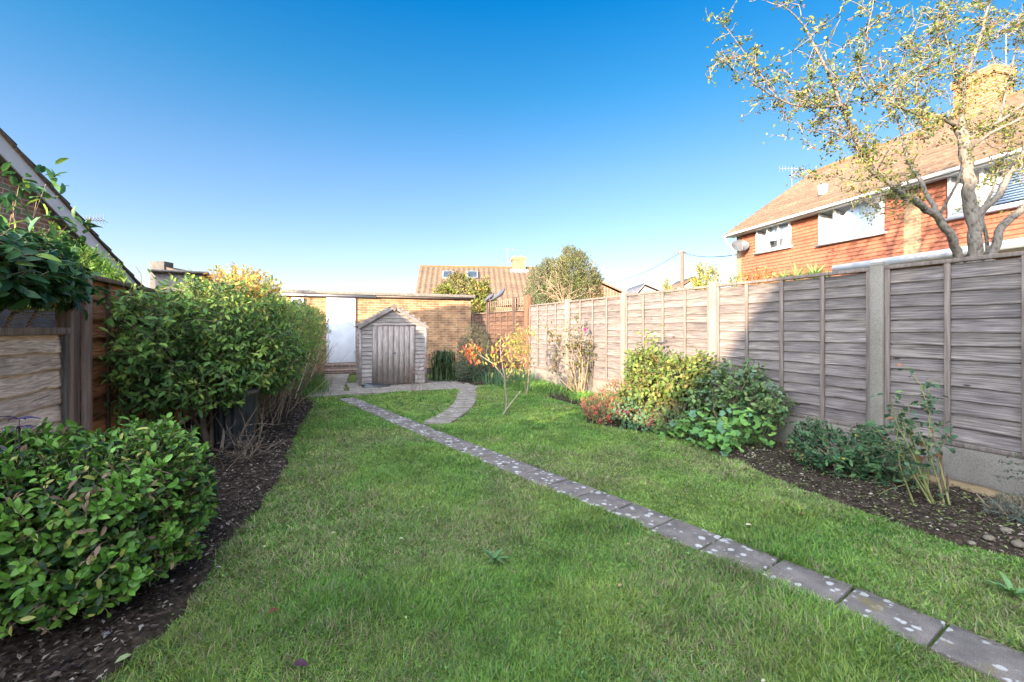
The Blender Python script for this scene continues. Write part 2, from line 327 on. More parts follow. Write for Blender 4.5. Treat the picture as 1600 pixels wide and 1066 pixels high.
def leaves(g, P, D, U, L, W, C, big=False, lob=False):
    if lob: g.inst(LB, LBF, P, D, U, L, W, C)
    elif big:
        t, q = fix(L8F); t = [tuple(dict.fromkeys(f)) for f in t]
        tri = t + [(f[0],f[1],f[2]) for f in q] + [(f[0],f[2],f[3]) for f in q]
        g.inst(L8, tri, P, D, U, L, W, C)
    else: g.inst(L5, L5F, P, D, U, L, W, C)
def rv(n): return nrm(R.normal(size=(n, 3)))
def palette(cols, w, n):
    cols = np.asarray(cols, float); w = np.asarray(w, float)
    return cols[R.choice(len(cols), n, p=w/w.sum())]
def shape_pts(n, c, r, p=2.0, shell=3.0, nz=.25, seed=0, keep=None, fq=2.2):
    out = []; nn = []; tot = 0; c = np.asarray(c, float); r = np.asarray(r, float)
    while tot < n:
        u = R.uniform(-1.15, 1.15, (n*3+500, 3))
        g = (np.abs(u)**p).sum(1)**(1/p)
        q = u*r + c
        lim = 1 + nz*(fbm(q[:,0]*fq+q[:,2]*1.7, q[:,1]*fq-q[:,2]*1.3, seed)-.5)*2
        h = g/lim
        m = (h < 1) & (R.random(len(u)) < h**shell)
        if keep is not None: m &= keep(q)
        u = u[m]; q = q[m]
        gn = nrm(np.sign(u)*np.abs(u)**(p-1)/r)
        out.append(q); nn.append(gn); tot += len(q)
        if len(q) == 0: break
    return np.vstack(out)[:n], np.vstack(nn)[:n]
def twiggy(P, N, g, gs, k, tl, L, W, cols, w, up=.3, out=.8, jit=.5, big=False, lob=False, flat=.5, twcol=(.16,.11,.07), droop=0., cj=.15, odd=None, tr=.0018, lj=.3):
    n = len(P)
    D = nrm(N*out + np.array([0,0,up]) + rv(n)*jit)
    ln_ = tl*R.uniform(.5, 1.2, n)
    A = P - D*ln_[:,None]*.7; B = A + D*ln_[:,None]
    if gs is not None: gs.sticks(A, B, tr*1.5, tr*.6, np.asarray(twcol)*R.uniform(.7, 1.3, (n,1)))
    base = palette(cols, w, n)
    s = (np.arange(k)+.5)/k
    Pk = (A[:,None,:] + (B-A)[:,None,:]*np.clip(s[None,:,None]+R.uniform(-.1,.1,(n,k,1)), .1, 1)).reshape(-1, 3)
    Dk = nrm(np.repeat(D, k, 0)*.55 + rv(n*k)*.85 - np.array([0,0,droop]))
    Uk = nrm(np.repeat(N, k, 0)*(1-flat) + np.array([0,0,flat]) + rv(n*k)*.35)
    C = np.repeat(base, k, 0)*R.uniform(1-cj, 1+cj, (n*k, 1))
    if odd:
        m = R.random(n*k) < odd[0]; C[m] = np.asarray(odd[1])*R.uniform(.8,1.2,(m.sum(),1))
    Lk = L*R.uniform(1-lj, 1+lj, n*k)
    leaves(g, Pk, Dk, Uk, Lk, Lk*W/L, C, big, lob)
def branch(p0, d, ln_, n=5, wob=.18, up=0.):
    pts = [np.asarray(p0, float)]; d = nrm(d)
    for i in range(n):
        d = nrm(d + R.normal(size=3)*wob + np.array([0,0,up])); pts.append(pts[-1]+d*ln_/n)
    return np.array(pts)
exec_order = []
# ================================================================== SETTING
g = Geo(); S = 600
g.add([(-S,-S,-.06),(S,-S,-.06),(S,S,-.06),(-S,S,-.06)], [[0,1,2,3]]); struct(g.build('ground', FIELD))
LEFT_E = [(-1.0,-3.0),(-.75,.6)] + [tuple(gr(x,y)[:2]) for x,y in ((150,1066),(255,985),(318,900),(352,850),(405,790),(442,740),(455,690),(474,655),(493,632))]
RIGHT_E = [(3.4,-3.0),(3.45,.3)] + [tuple(gr(x,y)[:2]) for x,y in ((1600,872),(1500,852),(1400,820),(1290,777),(1180,735),(1110,702))] + [(3.95,4.4),(3.55,4.75),(3.35,5.3),(3.7,5.9),(4.0,6.6),(3.9,7.4),(4.25,8.2),(4.35,9.0),(4.0,9.8),(3.2,9.75)]
lawn_poly = LEFT_E + [(0.0,9.2),(3.0,9.25)] + RIGHT_E[::-1]
def wob_edge(poly): return poly
g = Geo(); nx, ny = 90, 170
X, Y = np.meshgrid(np.linspace(-1.9,5.0,nx), np.linspace(-3.2,15.2,ny))
Zl = .012*(fbm(X*.8, Y*.8, 3)-.5)*2 - .012
g.add(np.c_[X.ravel(),Y.ravel(),Zl.ravel()], [[j*nx+i, j*nx+i+1, (j+1)*nx+i+1, (j+1)*nx+i] for j in range(ny-1) for i in range(nx-1)])
struct(g.build('lawn', TURF, smooth=True))
def bed(name, poly, z, amp):
    g = Geo(); p = np.array(poly); x0,y0 = p.min(0)-.1; x1,y1 = p.max(0)+.1; d = .035
    nx = int((x1-x0)/d)+1; ny = int((y1-y0)/d)+1
    X, Y = np.meshgrid(np.linspace(x0,x1,nx), np.linspace(y0,y1,ny))
    ins = inpoly(X.ravel()+.07*(fbm(X.ravel()*5,Y.ravel()*5,9)-.5), Y.ravel()+.07*(fbm(X.ravel()*5,Y.ravel()*5,19)-.5), poly).reshape(X.shape)
    Z = z + amp*(fbm(X*4, Y*4, 5, 4)-.4) + amp*.9*(fbm(X*13, Y*13, 8, 2)-.5)
    Z = np.where(ins, Z, -.05)
    f = [[j*nx+i, j*nx+i+1, (j+1)*nx+i+1, (j+1)*nx+i] for j in range(ny-1) for i in range(nx-1) if ins[j:j+2, i:i+2].any()]
    g.add(np.c_[X.ravel(),Y.ravel(),Z.ravel()], f); return struct(g.build(name, SOIL, smooth=True))
bedL = [(-1.66,-3.0)] + LEFT_E + [(-.35,9.2),(-.15,11),(.1,13.4),(-1.66,13.4)]
bedR = RIGHT_E + [(3.0,9.9),(3.0,12),(2.5,14.4),(4.72,14.4),(4.72,-3.0)]
bed('flower_bed', bedL, .018, .035); bed('flower_bed', bedR, .018, .035)
# --- paths
U_ = [(1760,1072),(1600,1010),(1410,946),(1275,896),(1170,854),(1090,824),(1015,797),(955,774),(870,742),(760,702),(690,678),(640,657),(590,637),(548,621)]
L_ = [(1660,1125),(1545,1063),(1383,980),(1245,925),(1142,880),(1060,847),(985,817),(925,792),(855,762),(765,726),(665,683),(615,659),(573,641),(532,624)]
def resample(P, step):
    P = np.asarray(P); d = np.r_[0, np.cumsum(np.linalg.norm(np.diff(P, axis=0), axis=1))]
    n = max(2, int(round(d[-1]/step))+1); t = np.linspace(0, d[-1], n)
    return np.c_[[np.interp(t, d, P[:,k]) for k in range(P.shape[1])]].T
Uw = np.array([gr(*p)[:2] for p in U_]); Lw = np.array([gr(*p)[:2] for p in L_])
mid = (Uw+Lw)/2
mid = np.vstack([[mid[0]-(mid[1]-mid[0])*6], mid]); 
def smooth(P, it=3):
    P = P.copy()
    for _ in range(it): P[1:-1] = (P[:-2]+2*P[1:-1]+P[2:])/4
    return P
mid = smooth(mid, 2)
def slabs(g, cen, wid, top, gap=.012, th=.05, jit=.006):
    n = len(cen)
    t = nrm(np.gradient(cen, axis=0)); nn = np.c_[t[:,1], -t[:,0]]
    for i in range(n-1):
        w = wid[i]/2; a, b = cen[i]+t[i]*gap*.7, cen[i+1]-t[i+1]*gap*.7
        z = top + R.uniform(-jit, jit, 4)
        q = [a-nn[i]*w, a+nn[i]*w, b+nn[i+1]*wid[i+1]/2, b-nn[i+1]*wid[i+1]/2]
        v = [(*q[k], -.04) for k in range(4)] + [(*q[k], z[k]) for k in range(4)]
        g.add(v, [[0,3,2,1],[4,5,6,7],[0,1,5,4],[1,2,6,5],[2,3,7,6],[3,0,4,7]])
pc = resample(mid, .335)
g = Geo(); pw = np.full(len(pc), .275); slabs(g, pc, pw, .006, jit=.004); struct(g.build('garden_path', SLAB, bevel=.004))
s1 = np.array([gr(x,y)[:2] for x,y in ((660,663),(680,652),(697,643),(707,634),(713,625),(716,616),(717,608))])
s2 = np.array([gr(x,y)[:2] for x,y in ((700,663),(719,652),(733,642),(741,632),(744,624),(744,615),(742,606))])
sc_ = resample((s1+s2)/2, .40); swid = np.linalg.norm(s1-s2, axis=1).mean()
g = Geo(); slabs(g, sc_, np.full(len(sc_), .36), .02, gap=.05); struct(g.build('side_path', SLABY, bevel=.004))
g = Geo()
def pslab(x0,x1,y0,y1,z=.02):
    v = [(x0+.006,y0+.006),(x1-.006,y0+.006),(x1-.006,y1-.006),(x0+.006,y1-.006)]
    zz = z+R.uniform(-.004,.004,4)
    g.add([(*p,-.04) for p in v]+[(*v[k], zz[k]) for k in range(4)], [[0,3,2,1],[4,5,6,7],[0,1,5,4],[1,2,6,5],[2,3,7,6],[3,0,4,7]])
y = 9.25
for j, h in enumerate((.5,.42,.45,.5)):
    x = .55 if j else .2
    while x < 3.1:
        w = R.choice([.45,.6,.75]); pslab(x, min(x+w,3.15), y, y+h); x += w
    y += h
y = 9.15
while y < 13.2:
    h = R.choice([.45,.6]); m_ = -.22+(y-9.15)*.09; pslab(m_, m_+.62, y, y+h, .028); y += h
struct(g.build('patio', SLABY, bevel=.004))
# --- grass (uncountable): real blades over the lawn
def grass(n, x0,x1,y0,y1, wmul=1.0, lmul=1.0):
    x = R.uniform(x0,x1,n); y = R.uniform(y0,y1,n)
    jx = .20*(fbm(x*6,y*6,31)-.5)+R.normal(size=n)*.03; jy = .20*(fbm(x*6,y*6,41)-.5)+R.normal(size=n)*.03
    m = inpoly(x+jx, y+jy, lawn_poly)
    # keep the paths clear, with blades leaning over the rim
    for cen, w in ((pc, .135), (sc_, .165)):
        fine = resample(cen, .05); dmin = np.full(n, 9.)
        for q in fine: dmin = np.minimum(dmin, (x-q[0])**2+(y-q[1])**2)
        m &= dmin > (w+.03*(fbm(x*9,y*9,77)-.5))**2
    m &= ~((y > 9.22) & (x < 3.05))
    return x[m], y[m]
gx = []; gy = []; gr_ = []
for (n, a0, a1, b0, b1) in ((820000,-1.3,3.8,.6,3.2), (380000,-1.3,4.2,3.2,6.0), (190000,-1.0,4.4,6.0,9.9), (30000,-1.3,3.8,-2.5,.6)):
    x, y = grass(n, a0,a1,b0,b1); gx.append(x); gy.append(y)
x = np.concatenate(gx); y = np.concatenate(gy)
k_ = R.random(len(x)) < np.clip(1.9-2.6*fbm(x*1.1+3,y*1.1,71,3)+.9*(fbm(x*6,y*6,63,2)-.5)+.5*np.clip(x,0,1), .22, 1); x = x[k_]; y = y[k_]; n = len(x)
r = np.sqrt(x*x+y*y+.8)
tuft = fbm(x*2.3, y*2.3, 51, 3); fine = fbm(x*9, y*9, 61, 2); thin = fbm(x*1.1+3, y*1.1, 71, 3)
ln_ = (.012+.052*np.clip(tuft*1.9-.55,0,1)**1.6+.022*fine)*R.uniform(.5,1.35,n)
wd = .0015*np.maximum(1, r/2.0)*R.uniform(.7,1.3,n)
ang = R.uniform(0,2*math.pi,n)+2.0*fbm(x*3,y*3,81); lean = R.uniform(.2,2.4,n)
D = np.c_[np.cos(ang)*lean, np.sin(ang)*lean, np.ones(n)]; D = nrm(D)
side = nrm(np.c_[-np.sin(ang+R.normal(size=n)*.8), np.cos(ang+R.normal(size=n)*.8), np.zeros(n)])
z0 = -.012+.012*(fbm(x*.8,y*.8,3)-.5)*2
P0 = np.c_[x,y,z0]; P1 = P0+D*ln_[:,None]*.55; P2 = P1+nrm(D*np.array([1.6,1.6,.55]))*ln_[:,None]*.5
V = np.stack([P0-side*wd[:,None], P0+side*wd[:,None], P1-side*wd[:,None]*.8, P1+side*wd[:,None]*.8, P2], 1).reshape(-1,3)
dry = np.clip((thin-.5)*4.2+.9*(fine-.5)+.16, 0, 1)*.9
green = np.array([.14,.275,.04]); yel = np.array([.235,.325,.06]); blu = np.array([.085,.20,.055]); straw = np.array([.34,.30,.155])
mixa = np.clip(fbm(x*1.7,y*1.7,91)*2.4-.7,0,1)[:,None]; 
c = green*(1-mixa)+yel*mixa
mb = (R.random(n) < .2)[:,None]; c = np.where(mb, blu, c)
md = (R.random(n) < .07+dry*.5)[:,None]; c = np.where(md, straw*R.uniform(.6,1.1,(n,1)), c)
c = c*R.uniform(.6,1.25,(n,1))*(.62+.6*fbm(x*4,y*4,121)[:,None])
g = Geo()
fi = np.arange(n)[:,None]*5
g.V.append(V); g.C.append(np.repeat(c,5,0)); g.T.append(V); g.n = len(V)
g.F.append(fi+np.array([[0,1,3]])); g.F.append(fi+np.array([[0,3,2]])); g.F.append(fi+np.array([[2,3,4]]))
tag(g.build('grass', GRASS), 'short uneven green lawn grass with straw coloured patches', 'grass', kind='stuff')
# --- clover and small broad leaves in the turf
n = 42000; x, y = grass(n, -1.2,4.2,.7,8.5); k = fbm(x*1.9,y*1.9,101,3) > .53; x, y = x[k], y[k]; n = len(x)
g = Geo(); a = R.uniform(0,6.28,n)
leaves(g, np.c_[x,y,R.uniform(.004,.025,n)], np.c_[np.cos(a),np.sin(a),R.uniform(.0,.5,n)], np.tile([0,0,1.],(n,1)), R.uniform(.009,.022,n), R.uniform(.006,.013,n), palette([(.11,.21,.05),(.16,.26,.07),(.08,.17,.06)],[2,1,1],n)*R.uniform(.8,1.2,(n,1)))
tag(g.build('clover', LEAF), 'small round clover leaves low in the lawn', 'ground cover', kind='stuff')
# --- mulch chips and dead leaves on the beds
def litter(name, poly, n, x0,x1,y0,y1, label, sz=(.01,.03), cols=None, ws=None, zz=.022):
    x = R.uniform(x0,x1,n); y = R.uniform(y0,y1,n); m = inpoly(x+R.normal(size=n)*.03,y+R.normal(size=n)*.03,poly); x, y = x[m], y[m]; n = len(x)
    a = R.uniform(0,6.28,n); g = Geo(); L = R.uniform(*sz,n)**1
    z = zz + .035*(fbm(x*4,y*4,5,4)-.4)+.0315*(fbm(x*13,y*13,8,2)-.5)+R.uniform(0,.014,n)
    leaves(g, np.c_[x,y,z], np.c_[np.cos(a),np.sin(a),R.uniform(-.3,.5,n)], nrm(np.array([0,0,1.])+R.normal(size=(n,3))*.35), L, L*R.uniform(.25,.6,n), palette(cols,ws,n)*R.uniform(.6,1.25,(n,1)))
    tag(g.build(name, LEAF), label, 'mulch' if 'chip' in name or 'bark' in name else 'leaf litter', kind='stuff')
MC = [(.03,.02,.018),(.075,.052,.042),(.16,.115,.09),(.36,.30,.24)]
litter('bark_chips', bedL, 62000, -1.7,.3,0,12, 'dark bark mulch and dry chips along the left border', (.008,.042), MC, [4,5,3,1.5])
litter('leaf_litter', bedR, 48000, 3.2,4.75,0,12, 'dead leaves and small weeds on the right border soil', (.008,.036), MC+[(.13,.17,.05),(.22,.24,.09)], [3,3,2,1.2,2.0,1.3])
# ================================================================== RIGHT FENCE
FS = 4.72
def slats(g, x, y0, y1, z0, z1, rows, nx_, wav=.014, h=.016, col=(1,1,1), edge=.25, seg=26):
    # slats between y0 and y1, facing nx_ (-1: towards garden from the right, +1 from the left)
    g.lap((x,y0,z0), (0,y1-y0,0), (0,0,z1-z0), (nx_,0,0), rows, h, seg=seg, wav=wav, col=col, cv=.16, edge=edge)
    g.bb(min(x,x-nx_*.012), max(x,x-nx_*.012), y0, y1, z0, z1)
def batten(y, x, z0, z1, nx_, mat, parent, w=.038, d=.018, name='batten', col=(1,1,1)):
    b = Geo(); xa = x+nx_*.002; b.bb(min(xa,xa+nx_*d), max(xa,xa+nx_*d), y-w/2, y+w/2, z0, z1, col); b.build(name, mat, parent, bevel=.002)
fence = thing('wooden_fence', (FS+.05, 5.0, 0), 'long grey weathered panel fence with concrete posts on the right side of the lawn', 'fence')
py = [2.546+1.9*k for k in range(-3, 5)]
for i, yy in enumerate(py):
    p = Geo()
    c = R.uniform(.9,1.1)
    if i < len(py)-1 or True:
        z1 = 1.885
        p.bb(FS-.03, FS+.075, yy-.052, yy+.052, -.3, z1-.03, (c,c,c))
        p.prism([(FS-.03,yy-.052,z1-.03),(FS+.075,yy-.052,z1-.03),(FS+.055,yy-.045,z1),(FS-.01,yy-.045,z1)], (0,.1,0), (c,c,c))
        if i < len(py)-1: p.build('post', CONC, fence, bevel=.006)
    if i < len(py)-1:
        a, b = yy+.054, yy+1.9-.054
        gb = Geo(); gb.bb(FS+.005, FS+.05, a, b, -.01 if i else -.05, .325, (1,1,1)); gb.build('gravel_board', CONC, fence, bevel=.004)
        pn = Geo(); tint = R.uniform(.93,1.1)
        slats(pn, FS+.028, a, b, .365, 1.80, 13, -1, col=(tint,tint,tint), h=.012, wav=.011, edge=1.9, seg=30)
        panel = pn.build('panel', WOODG, fence)
        for q in (.012, .25,.5,.75,.988):
            batten(a+(b-a)*q, FS+.028-.014, .33, 1.81, -1, POSTW, panel)
        rl = Geo(); rl.bb(FS-.005,FS+.055,a,b,1.812,1.845,(1,1,1)); rl.build('cap_rail', POSTW, panel, bevel=.003); rl = Geo(); rl.bb(FS+.0,FS+.03,a,b,.327,.364,(.9,.9,.9)); rl.build('bottom_rail', POSTW, panel, bevel=.003)
# brown fence at the far end, with trellis
bf = thing('trellis_fence', (FS, 12.4, 0), 'brown slatted fence topped with square trellis between the grey fence and the garage', 'fence')
for yy, w, z1 in ((10.22,.14,2.09),(11.02,.07,2.10),(13.07,.07,2.12),(14.5,.07,1.8)):
    p = Geo(); p.bb(FS-.05, FS+.07, yy-w/2, yy+w/2, -.1, z1, (1.0,.62,.42) if w>.1 else (.5,.4,.36)); p.build('post', POSTW, bf, bevel=.004)
for a, b, z1, tr in ((10.30,10.98,1.74,1),(11.06,13.03,1.76,1),(13.11,14.46,1.76,0)):
    pn = Geo(); slats(pn, FS+.03, a, b, .1, z1-.03, 13, -1, col=(.36,.38,.46)); panel = pn.build('panel', WOODB, bf)
    nb = max(1, int((b-a)/.47))
    for q in range(nb+1): batten(a+(b-a)*(q/nb if nb else .5)*.98+.01, FS+.03-.014, .1, z1-.03, -1, POSTW, panel, col=(.7,.55,.48))
    rl = Geo(); rl.bb(FS-.01,FS+.06,a,b,z1-.028,z1+.005,(.95,.85,.75)); rl.build('rail', POSTW, panel)
    if tr:
        t = Geo(); k = int((b-a)/.15)
        for q in range(k+1):
            yy = a+(b-a)*q/k; t.bb(FS+.0,FS+.018,yy-.011,yy+.011,z1+.007,2.07,(1.25,1.15,.95))
        for zz in (1.80,1.93,2.06): t.bb(FS+.0195,FS+.034,a,b,zz-.011,zz+.011,(1.25,1.15,.95))
        t.build('trellis', POSTW, bf)
# ================================================================== LEFT FENCES
LS = -1.66
lf = thing('low_fence', (LS, 3.4, 0), 'low weathered lap panel fence with a rail at eye level on the left edge', 'fence')
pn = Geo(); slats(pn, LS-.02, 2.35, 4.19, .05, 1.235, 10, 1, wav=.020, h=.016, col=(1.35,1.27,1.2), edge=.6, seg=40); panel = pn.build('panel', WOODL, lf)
batten(4.17, LS-.0, .05, 1.235, 1, POSTW, panel, w=.04); batten(2.38, LS-.0, .05, 1.235, 1, POSTW, panel, w=.04)
rl = Geo(); rl.bb(LS-.05,LS+.03,2.35,4.20,1.238,1.285,(1.6,1.4,1.25)); rl.build('rail', POSTW, lf, bevel=.004)
for yy, z1, w in ((4.245,1.60,.045),(2.29,1.6,.07)):
    p = Geo(); p.bb(LS-.06,LS+.02,yy-w/2,yy+w/2,-.1,z1,(2.,1.7,1.5)); p.build('post', POSTW, lf, bevel=.004)
hf = thing('tall_fence', (LS, 9, 0), 'tall orange brown lap panel fence behind the left hedge', 'fence')
yy = 4.36; k = 0
p = Geo(); p.bb(LS-.10,LS+.0,4.30,4.42,-.1,1.74,(1.2,1.0,.9)); p.bb(LS+.0,LS+.045,4.42,4.49,-.1,1.70,(2.1,1.75,1.6)); p.build('post', POSTW, hf, bevel=.004)
while yy < 14:
    a, b = yy+.12, yy+1.86
    pn = Geo(); slats(pn, LS-.03, a, b, .08, 1.66, 10, 1, wav=.02, h=.018, col=(1.75,1.35,1.1) if k < 6 else (1,1,1), edge=.3); panel = pn.build('panel', WOODB, hf)
    for q in (.25,.5,.75,.99): batten(a+(b-a)*q, LS-.013, .08, 1.66, 1, POSTW, panel, col=(.8,.65,.55))
    rl = Geo(); rl.bb(LS-.06,LS+.03,a,b,1.662,1.70,(1.0,.85,.72)); rl.build('rail', POSTW, panel, bevel=.003)
    p = Geo(); p.bb(LS-.07,LS+.02,b+.01,b+.09,-.1,1.72,(.9,.75,.65)); p.build('post', POSTW, hf, bevel=.004)
    yy += 1.86; k += 1
nf = thing('tall_fence', (LS, 0, 0), 'tall lap panel fence nearest the house on the left', 'fence')
for yy in (-3.4,-1.5,.4):
    pn = Geo(); slats(pn, LS-.03, yy, yy+1.84, .08, 1.66, 10, 1, col=(1,1,1)); pn.build('panel', WOODL, nf)
    p = Geo(); p.bb(LS-.07,LS+.02,yy-.08,yy-.005,-.1,1.72); p.build('post', POSTW, nf)
# ================================================================== GARDEN SHED
shed = thing('garden_shed', (1.52, 10.85, 0), 'small weathered grey wooden shed with an apex roof and double doors', 'shed')
x0, x1, y0, y1 = .80, 2.24, 10.40, 11.35; xm = (x0+x1)/2
eav, rid = 1.33, 1.76
def shape_gable(g, x0, x1, y, dz, col):   # triangular end wall of lapped boards
    pass
wl = Geo()
# front: boards either side of the doors, then the gable triangle
for a, b in ((x0, x0+.25), (x1-.25, x1)):
    wl.lap((a,y0,.03), (b-a,0,0), (0,0,1.30), (0,-1,0), 14, .012, seg=6, wav=.004, cv=.14)
n_t = 5
for i in range(n_t):
    z0_ = 1.33+i*.082; z1_ = z0_+.088; f0 = (z0_-eav)/(rid-eav)*.92; wid = (x1-x0)/2*(1-f0)-.01
    if wid > .03: wl.lap((xm-wid,y0,z0_), (2*wid,0,0), (0,0,min(.088,rid-z0_-.03)), (0,-1,0), 1, .012, seg=4, cv=.12)
wl.prism([(x0,y0+.004,.03),(x1,y0+.004,.03),(x1,y0+.004,eav),(xm,y0+.004,rid-.02),(x0,y0+.004,eav)], (0,.02,0))
wl.prism([(x0,y1-.02,.03),(x1,y1-.02,.03),(x1,y1-.02,eav),(xm,y1-.02,rid-.02),(x0,y1-.02,eav)], (0,.02,0))
wl.lap((x0,y1-.02,.03), (0,-(y1-y0-.03),0), (0,0,eav-.05), (-1,0,0), 14, .012, seg=3, cv=.14)
wl.lap((x1,y0+.03,.03), (0,(y1-y0-.05),0), (0,0,eav-.05), (1,0,0), 14, .012, seg=3, cv=.14)
wl.build('wall', SHEDW, shed)
for xa in (x0, x1):
    s_ = 1 if xa == x0 else -1
    p = Geo(); p.bb(min(xa-.016*s_,xa+.03*s_), max(xa-.016*s_,xa+.03*s_), y0-.024, y0+.02, .02, eav-.02, (1.1,1.05,1.05)); p.build('corner_trim', SHEDW, shed)
dz0, dz1 = .035, 1.325
for k, (a, b) in enumerate(((x0+.255, xm-.004), (xm+.004, x1-.255))):
    dg = Geo(); nb = 4; w = (b-a)/nb
    for q in range(nb):
        c = R.uniform(.82,1.08)
        xa, xb = a+q*w+.003, a+(q+1)*w-.003
        v = [(xx,yy_,zz) for xx in (xa,xb) for yy_ in (y0-.026,y0-.006) for zz in (dz0,dz1)]
        dg.add(v, [[0,1,3,2],[4,6,7,5],[0,4,5,1],[2,3,7,6],[0,2,6,4],[1,5,7,3]], (c*1.08,c*1.03,c*1.0), tc=[[zz, xx, q*3+k*17.] for xx in (xa,xb) for yy_ in (0,1) for zz in (dz0,dz1)])
    dg.bb(a, b, y0-.006, y0-.004, dz0, dz1, (.35,.33,.33))
    door = dg.build('door', SHEDW, shed)
    if k == 0:
        hd = Geo(); hd.box((xm+.01,y0-.036,.74), (.06,.014,.03), (1,1,1)); hd.build('handle', METAL, door)
tp = Geo(); tp.bb(x0+.25,x1-.25,y0-.03,y0-.004,dz1+.004,dz1+.045,(1.05,1,1)); tp.build('door_header', SHEDW, shed)
rf = Geo(); ov = .06
sl = (rid-eav)/((x1-x0)/2)
for s_ in (-1, 1):
    xe = xm+s_*((x1-x0)/2+.045); ze = rid-sl*((x1-x0)/2+.045)
    rf.prism([(xm,y0-ov,rid),(xe,y0-ov,ze),(xe,y0-ov,ze+.022),(xm,y0-ov,rid+.025)], (0,y1-y0+2*ov,0))
rf.build('roof', DTILE, shed)
for s_ in (-1, 1):
    bb = Geo(); xe = xm+s_*((x1-x0)/2+.05); ze = rid-sl*((x1-x0)/2+.05)
    bb.prism([(xm,y0-ov-.018,rid+.02),(xe,y0-ov-.018,ze+.018),(xe,y0-ov-.018,ze-.045),(xm,y0-ov-.018,rid-.045)], (0,.016,0), (.72,.69,.68)); bb.build('bargeboard', SHEDW, shed)
fn = Geo(); fn.prism([(xm-.045,y0-ov-.034,rid+.03),(xm-.045,y0-ov-.034,rid-.06),(xm,y0-ov-.034,rid-.11),(xm+.045,y0-ov-.034,rid-.06),(xm+.045,y0-ov-.034,rid+.03),(xm,y0-ov-.034,rid+.065)], (0,.014,0), (.5,.46,.45)); fn.build('finial', SHEDW, shed)
o = thing('door_shade_block', (-2.6, 12.4, 0), 'added unseen felt roofed lean-to behind the hedge, shading the garage door', 'shed')
k = Geo(); k.prism([(-3.1,11.4,0),(-3.1,13.3,0),(-3.1,13.3,1.98),(-3.1,11.4,2.40)], (.85,0,0)); k.build('wall', SHEDW, o)  # added blocker, hidden from view; its sloped top shades the garage door
k = Geo(); k.prism([(-3.15,11.3,2.43),(-3.15,13.45,1.96),(-3.15,13.45,2.0),(-3.15,11.3,2.47)], (.98,0,0)); k.build('roof', FELT, o)
# ================================================================== GARAGE
gar = thing('brick_garage', (1.6, 16, 0), 'low flat roofed orange brick garage with a white door at the end of the garden', 'garage')
GY = 14.6
def wallbox(g, x0,x1,y0,y1,z0,z1):
    v = []; t = []
    def quad(p, uv): g.add(p, [[0,1,2,3]], tc=uv)
    quad([(x0,y0,z0),(x1,y0,z0),(x1,y0,z1),(x0,y0,z1)], [(x0,z0,0),(x1,z0,0),(x1,z1,0),(x0,z1,0)])
    quad([(x1,y0,z0),(x1,y1,z0),(x1,y1,z1),(x1,y0,z1)], [(y0,z0,0),(y1,z0,0),(y1,z1,0),(y0,z1,0)])
    quad([(x1,y1,z0),(x0,y1,z0),(x0,y1,z1),(x1,y1,z1)], [(x1,z0,0),(x0,z0,0),(x0,z1,0),(x1,z1,0)])
    quad([(x0,y1,z0),(x0,y0,z0),(x0,y0,z1),(x0,y1,z1)], [(y1,z0,0),(y0,z0,0),(y0,z1,0),(y1,z1,0)])
    quad([(x0,y0,z1),(x1,y0,z1),(x1,y1,z1),(x0,y1,z1)], [(x0,y0,0),(x1,y0,0),(x1,y1,0),(x0,y1,0)])
w = Geo(); wallbox(w, -2.6, 4.66, GY, GY+3, 0, 2.25); w.build('wall', BRICKG, gar)
r_ = Geo(); r_.bb(-2.75,4.78,GY-.14,GY+3.1,2.29,2.385); r_.build('roof', FELT, gar, bevel=.01)
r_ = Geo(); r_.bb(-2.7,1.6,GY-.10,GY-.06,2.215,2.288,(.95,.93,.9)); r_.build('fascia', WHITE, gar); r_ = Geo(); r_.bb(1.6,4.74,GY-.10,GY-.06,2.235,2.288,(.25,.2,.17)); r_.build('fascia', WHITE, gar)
d = Geo(); d.bb(.225,.94,GY-.030,GY-.001,.25,2.145); dr = d.build('door', WHITE, gar, bevel=.004)
d = Geo(); d.bb(.175,.22,GY-.05,GY-.001,.245,2.19); d.bb(.945,.99,GY-.05,GY-.001,.245,2.19); d.bb(.222,.943,GY-.05,GY-.001,2.15,2.19); d.build('door_frame', WHITE, gar, bevel=.003)
d = Geo(); d.bb(.26,.28,GY-.06,GY-.031,1.15,1.25,(.3,.3,.3)); d.build('handle', METAL, dr)
for zz in (1.9,.5):
    h_ = Geo(); h_.bb(.955,.975,GY-.05,GY-.036,zz,zz+.09,(.5,.5,.5)); h_.build('hinge', METAL, dr)
wn = Geo()
for a,b,c_,e in ((-.76,-.72,1.7,2.16),(-.48,-.44,1.7,2.16),(-.72,-.48,2.12,2.16),(-.72,-.48,1.7,1.75)): wn.bb(a,b,GY-.04,GY-.001,c_,e)
win = wn.build('window', UPVC, gar)
wn = Geo(); wn.bb(-.72,-.48,GY-.012,GY-.003,1.75,2.12); wn.build('pane', SLATE, win)
st = thing('brick_steps', (.58, 13.9, 0), 'two dark brick steps below the white garage door', 'steps')
for a,b,z in ((13.95,14.6,.235),(13.35,13.95,.12)):
    q = Geo(); wallbox(q, .12, 1.02, a, b-.002, 0, z); q.build('step', STEPB, st)
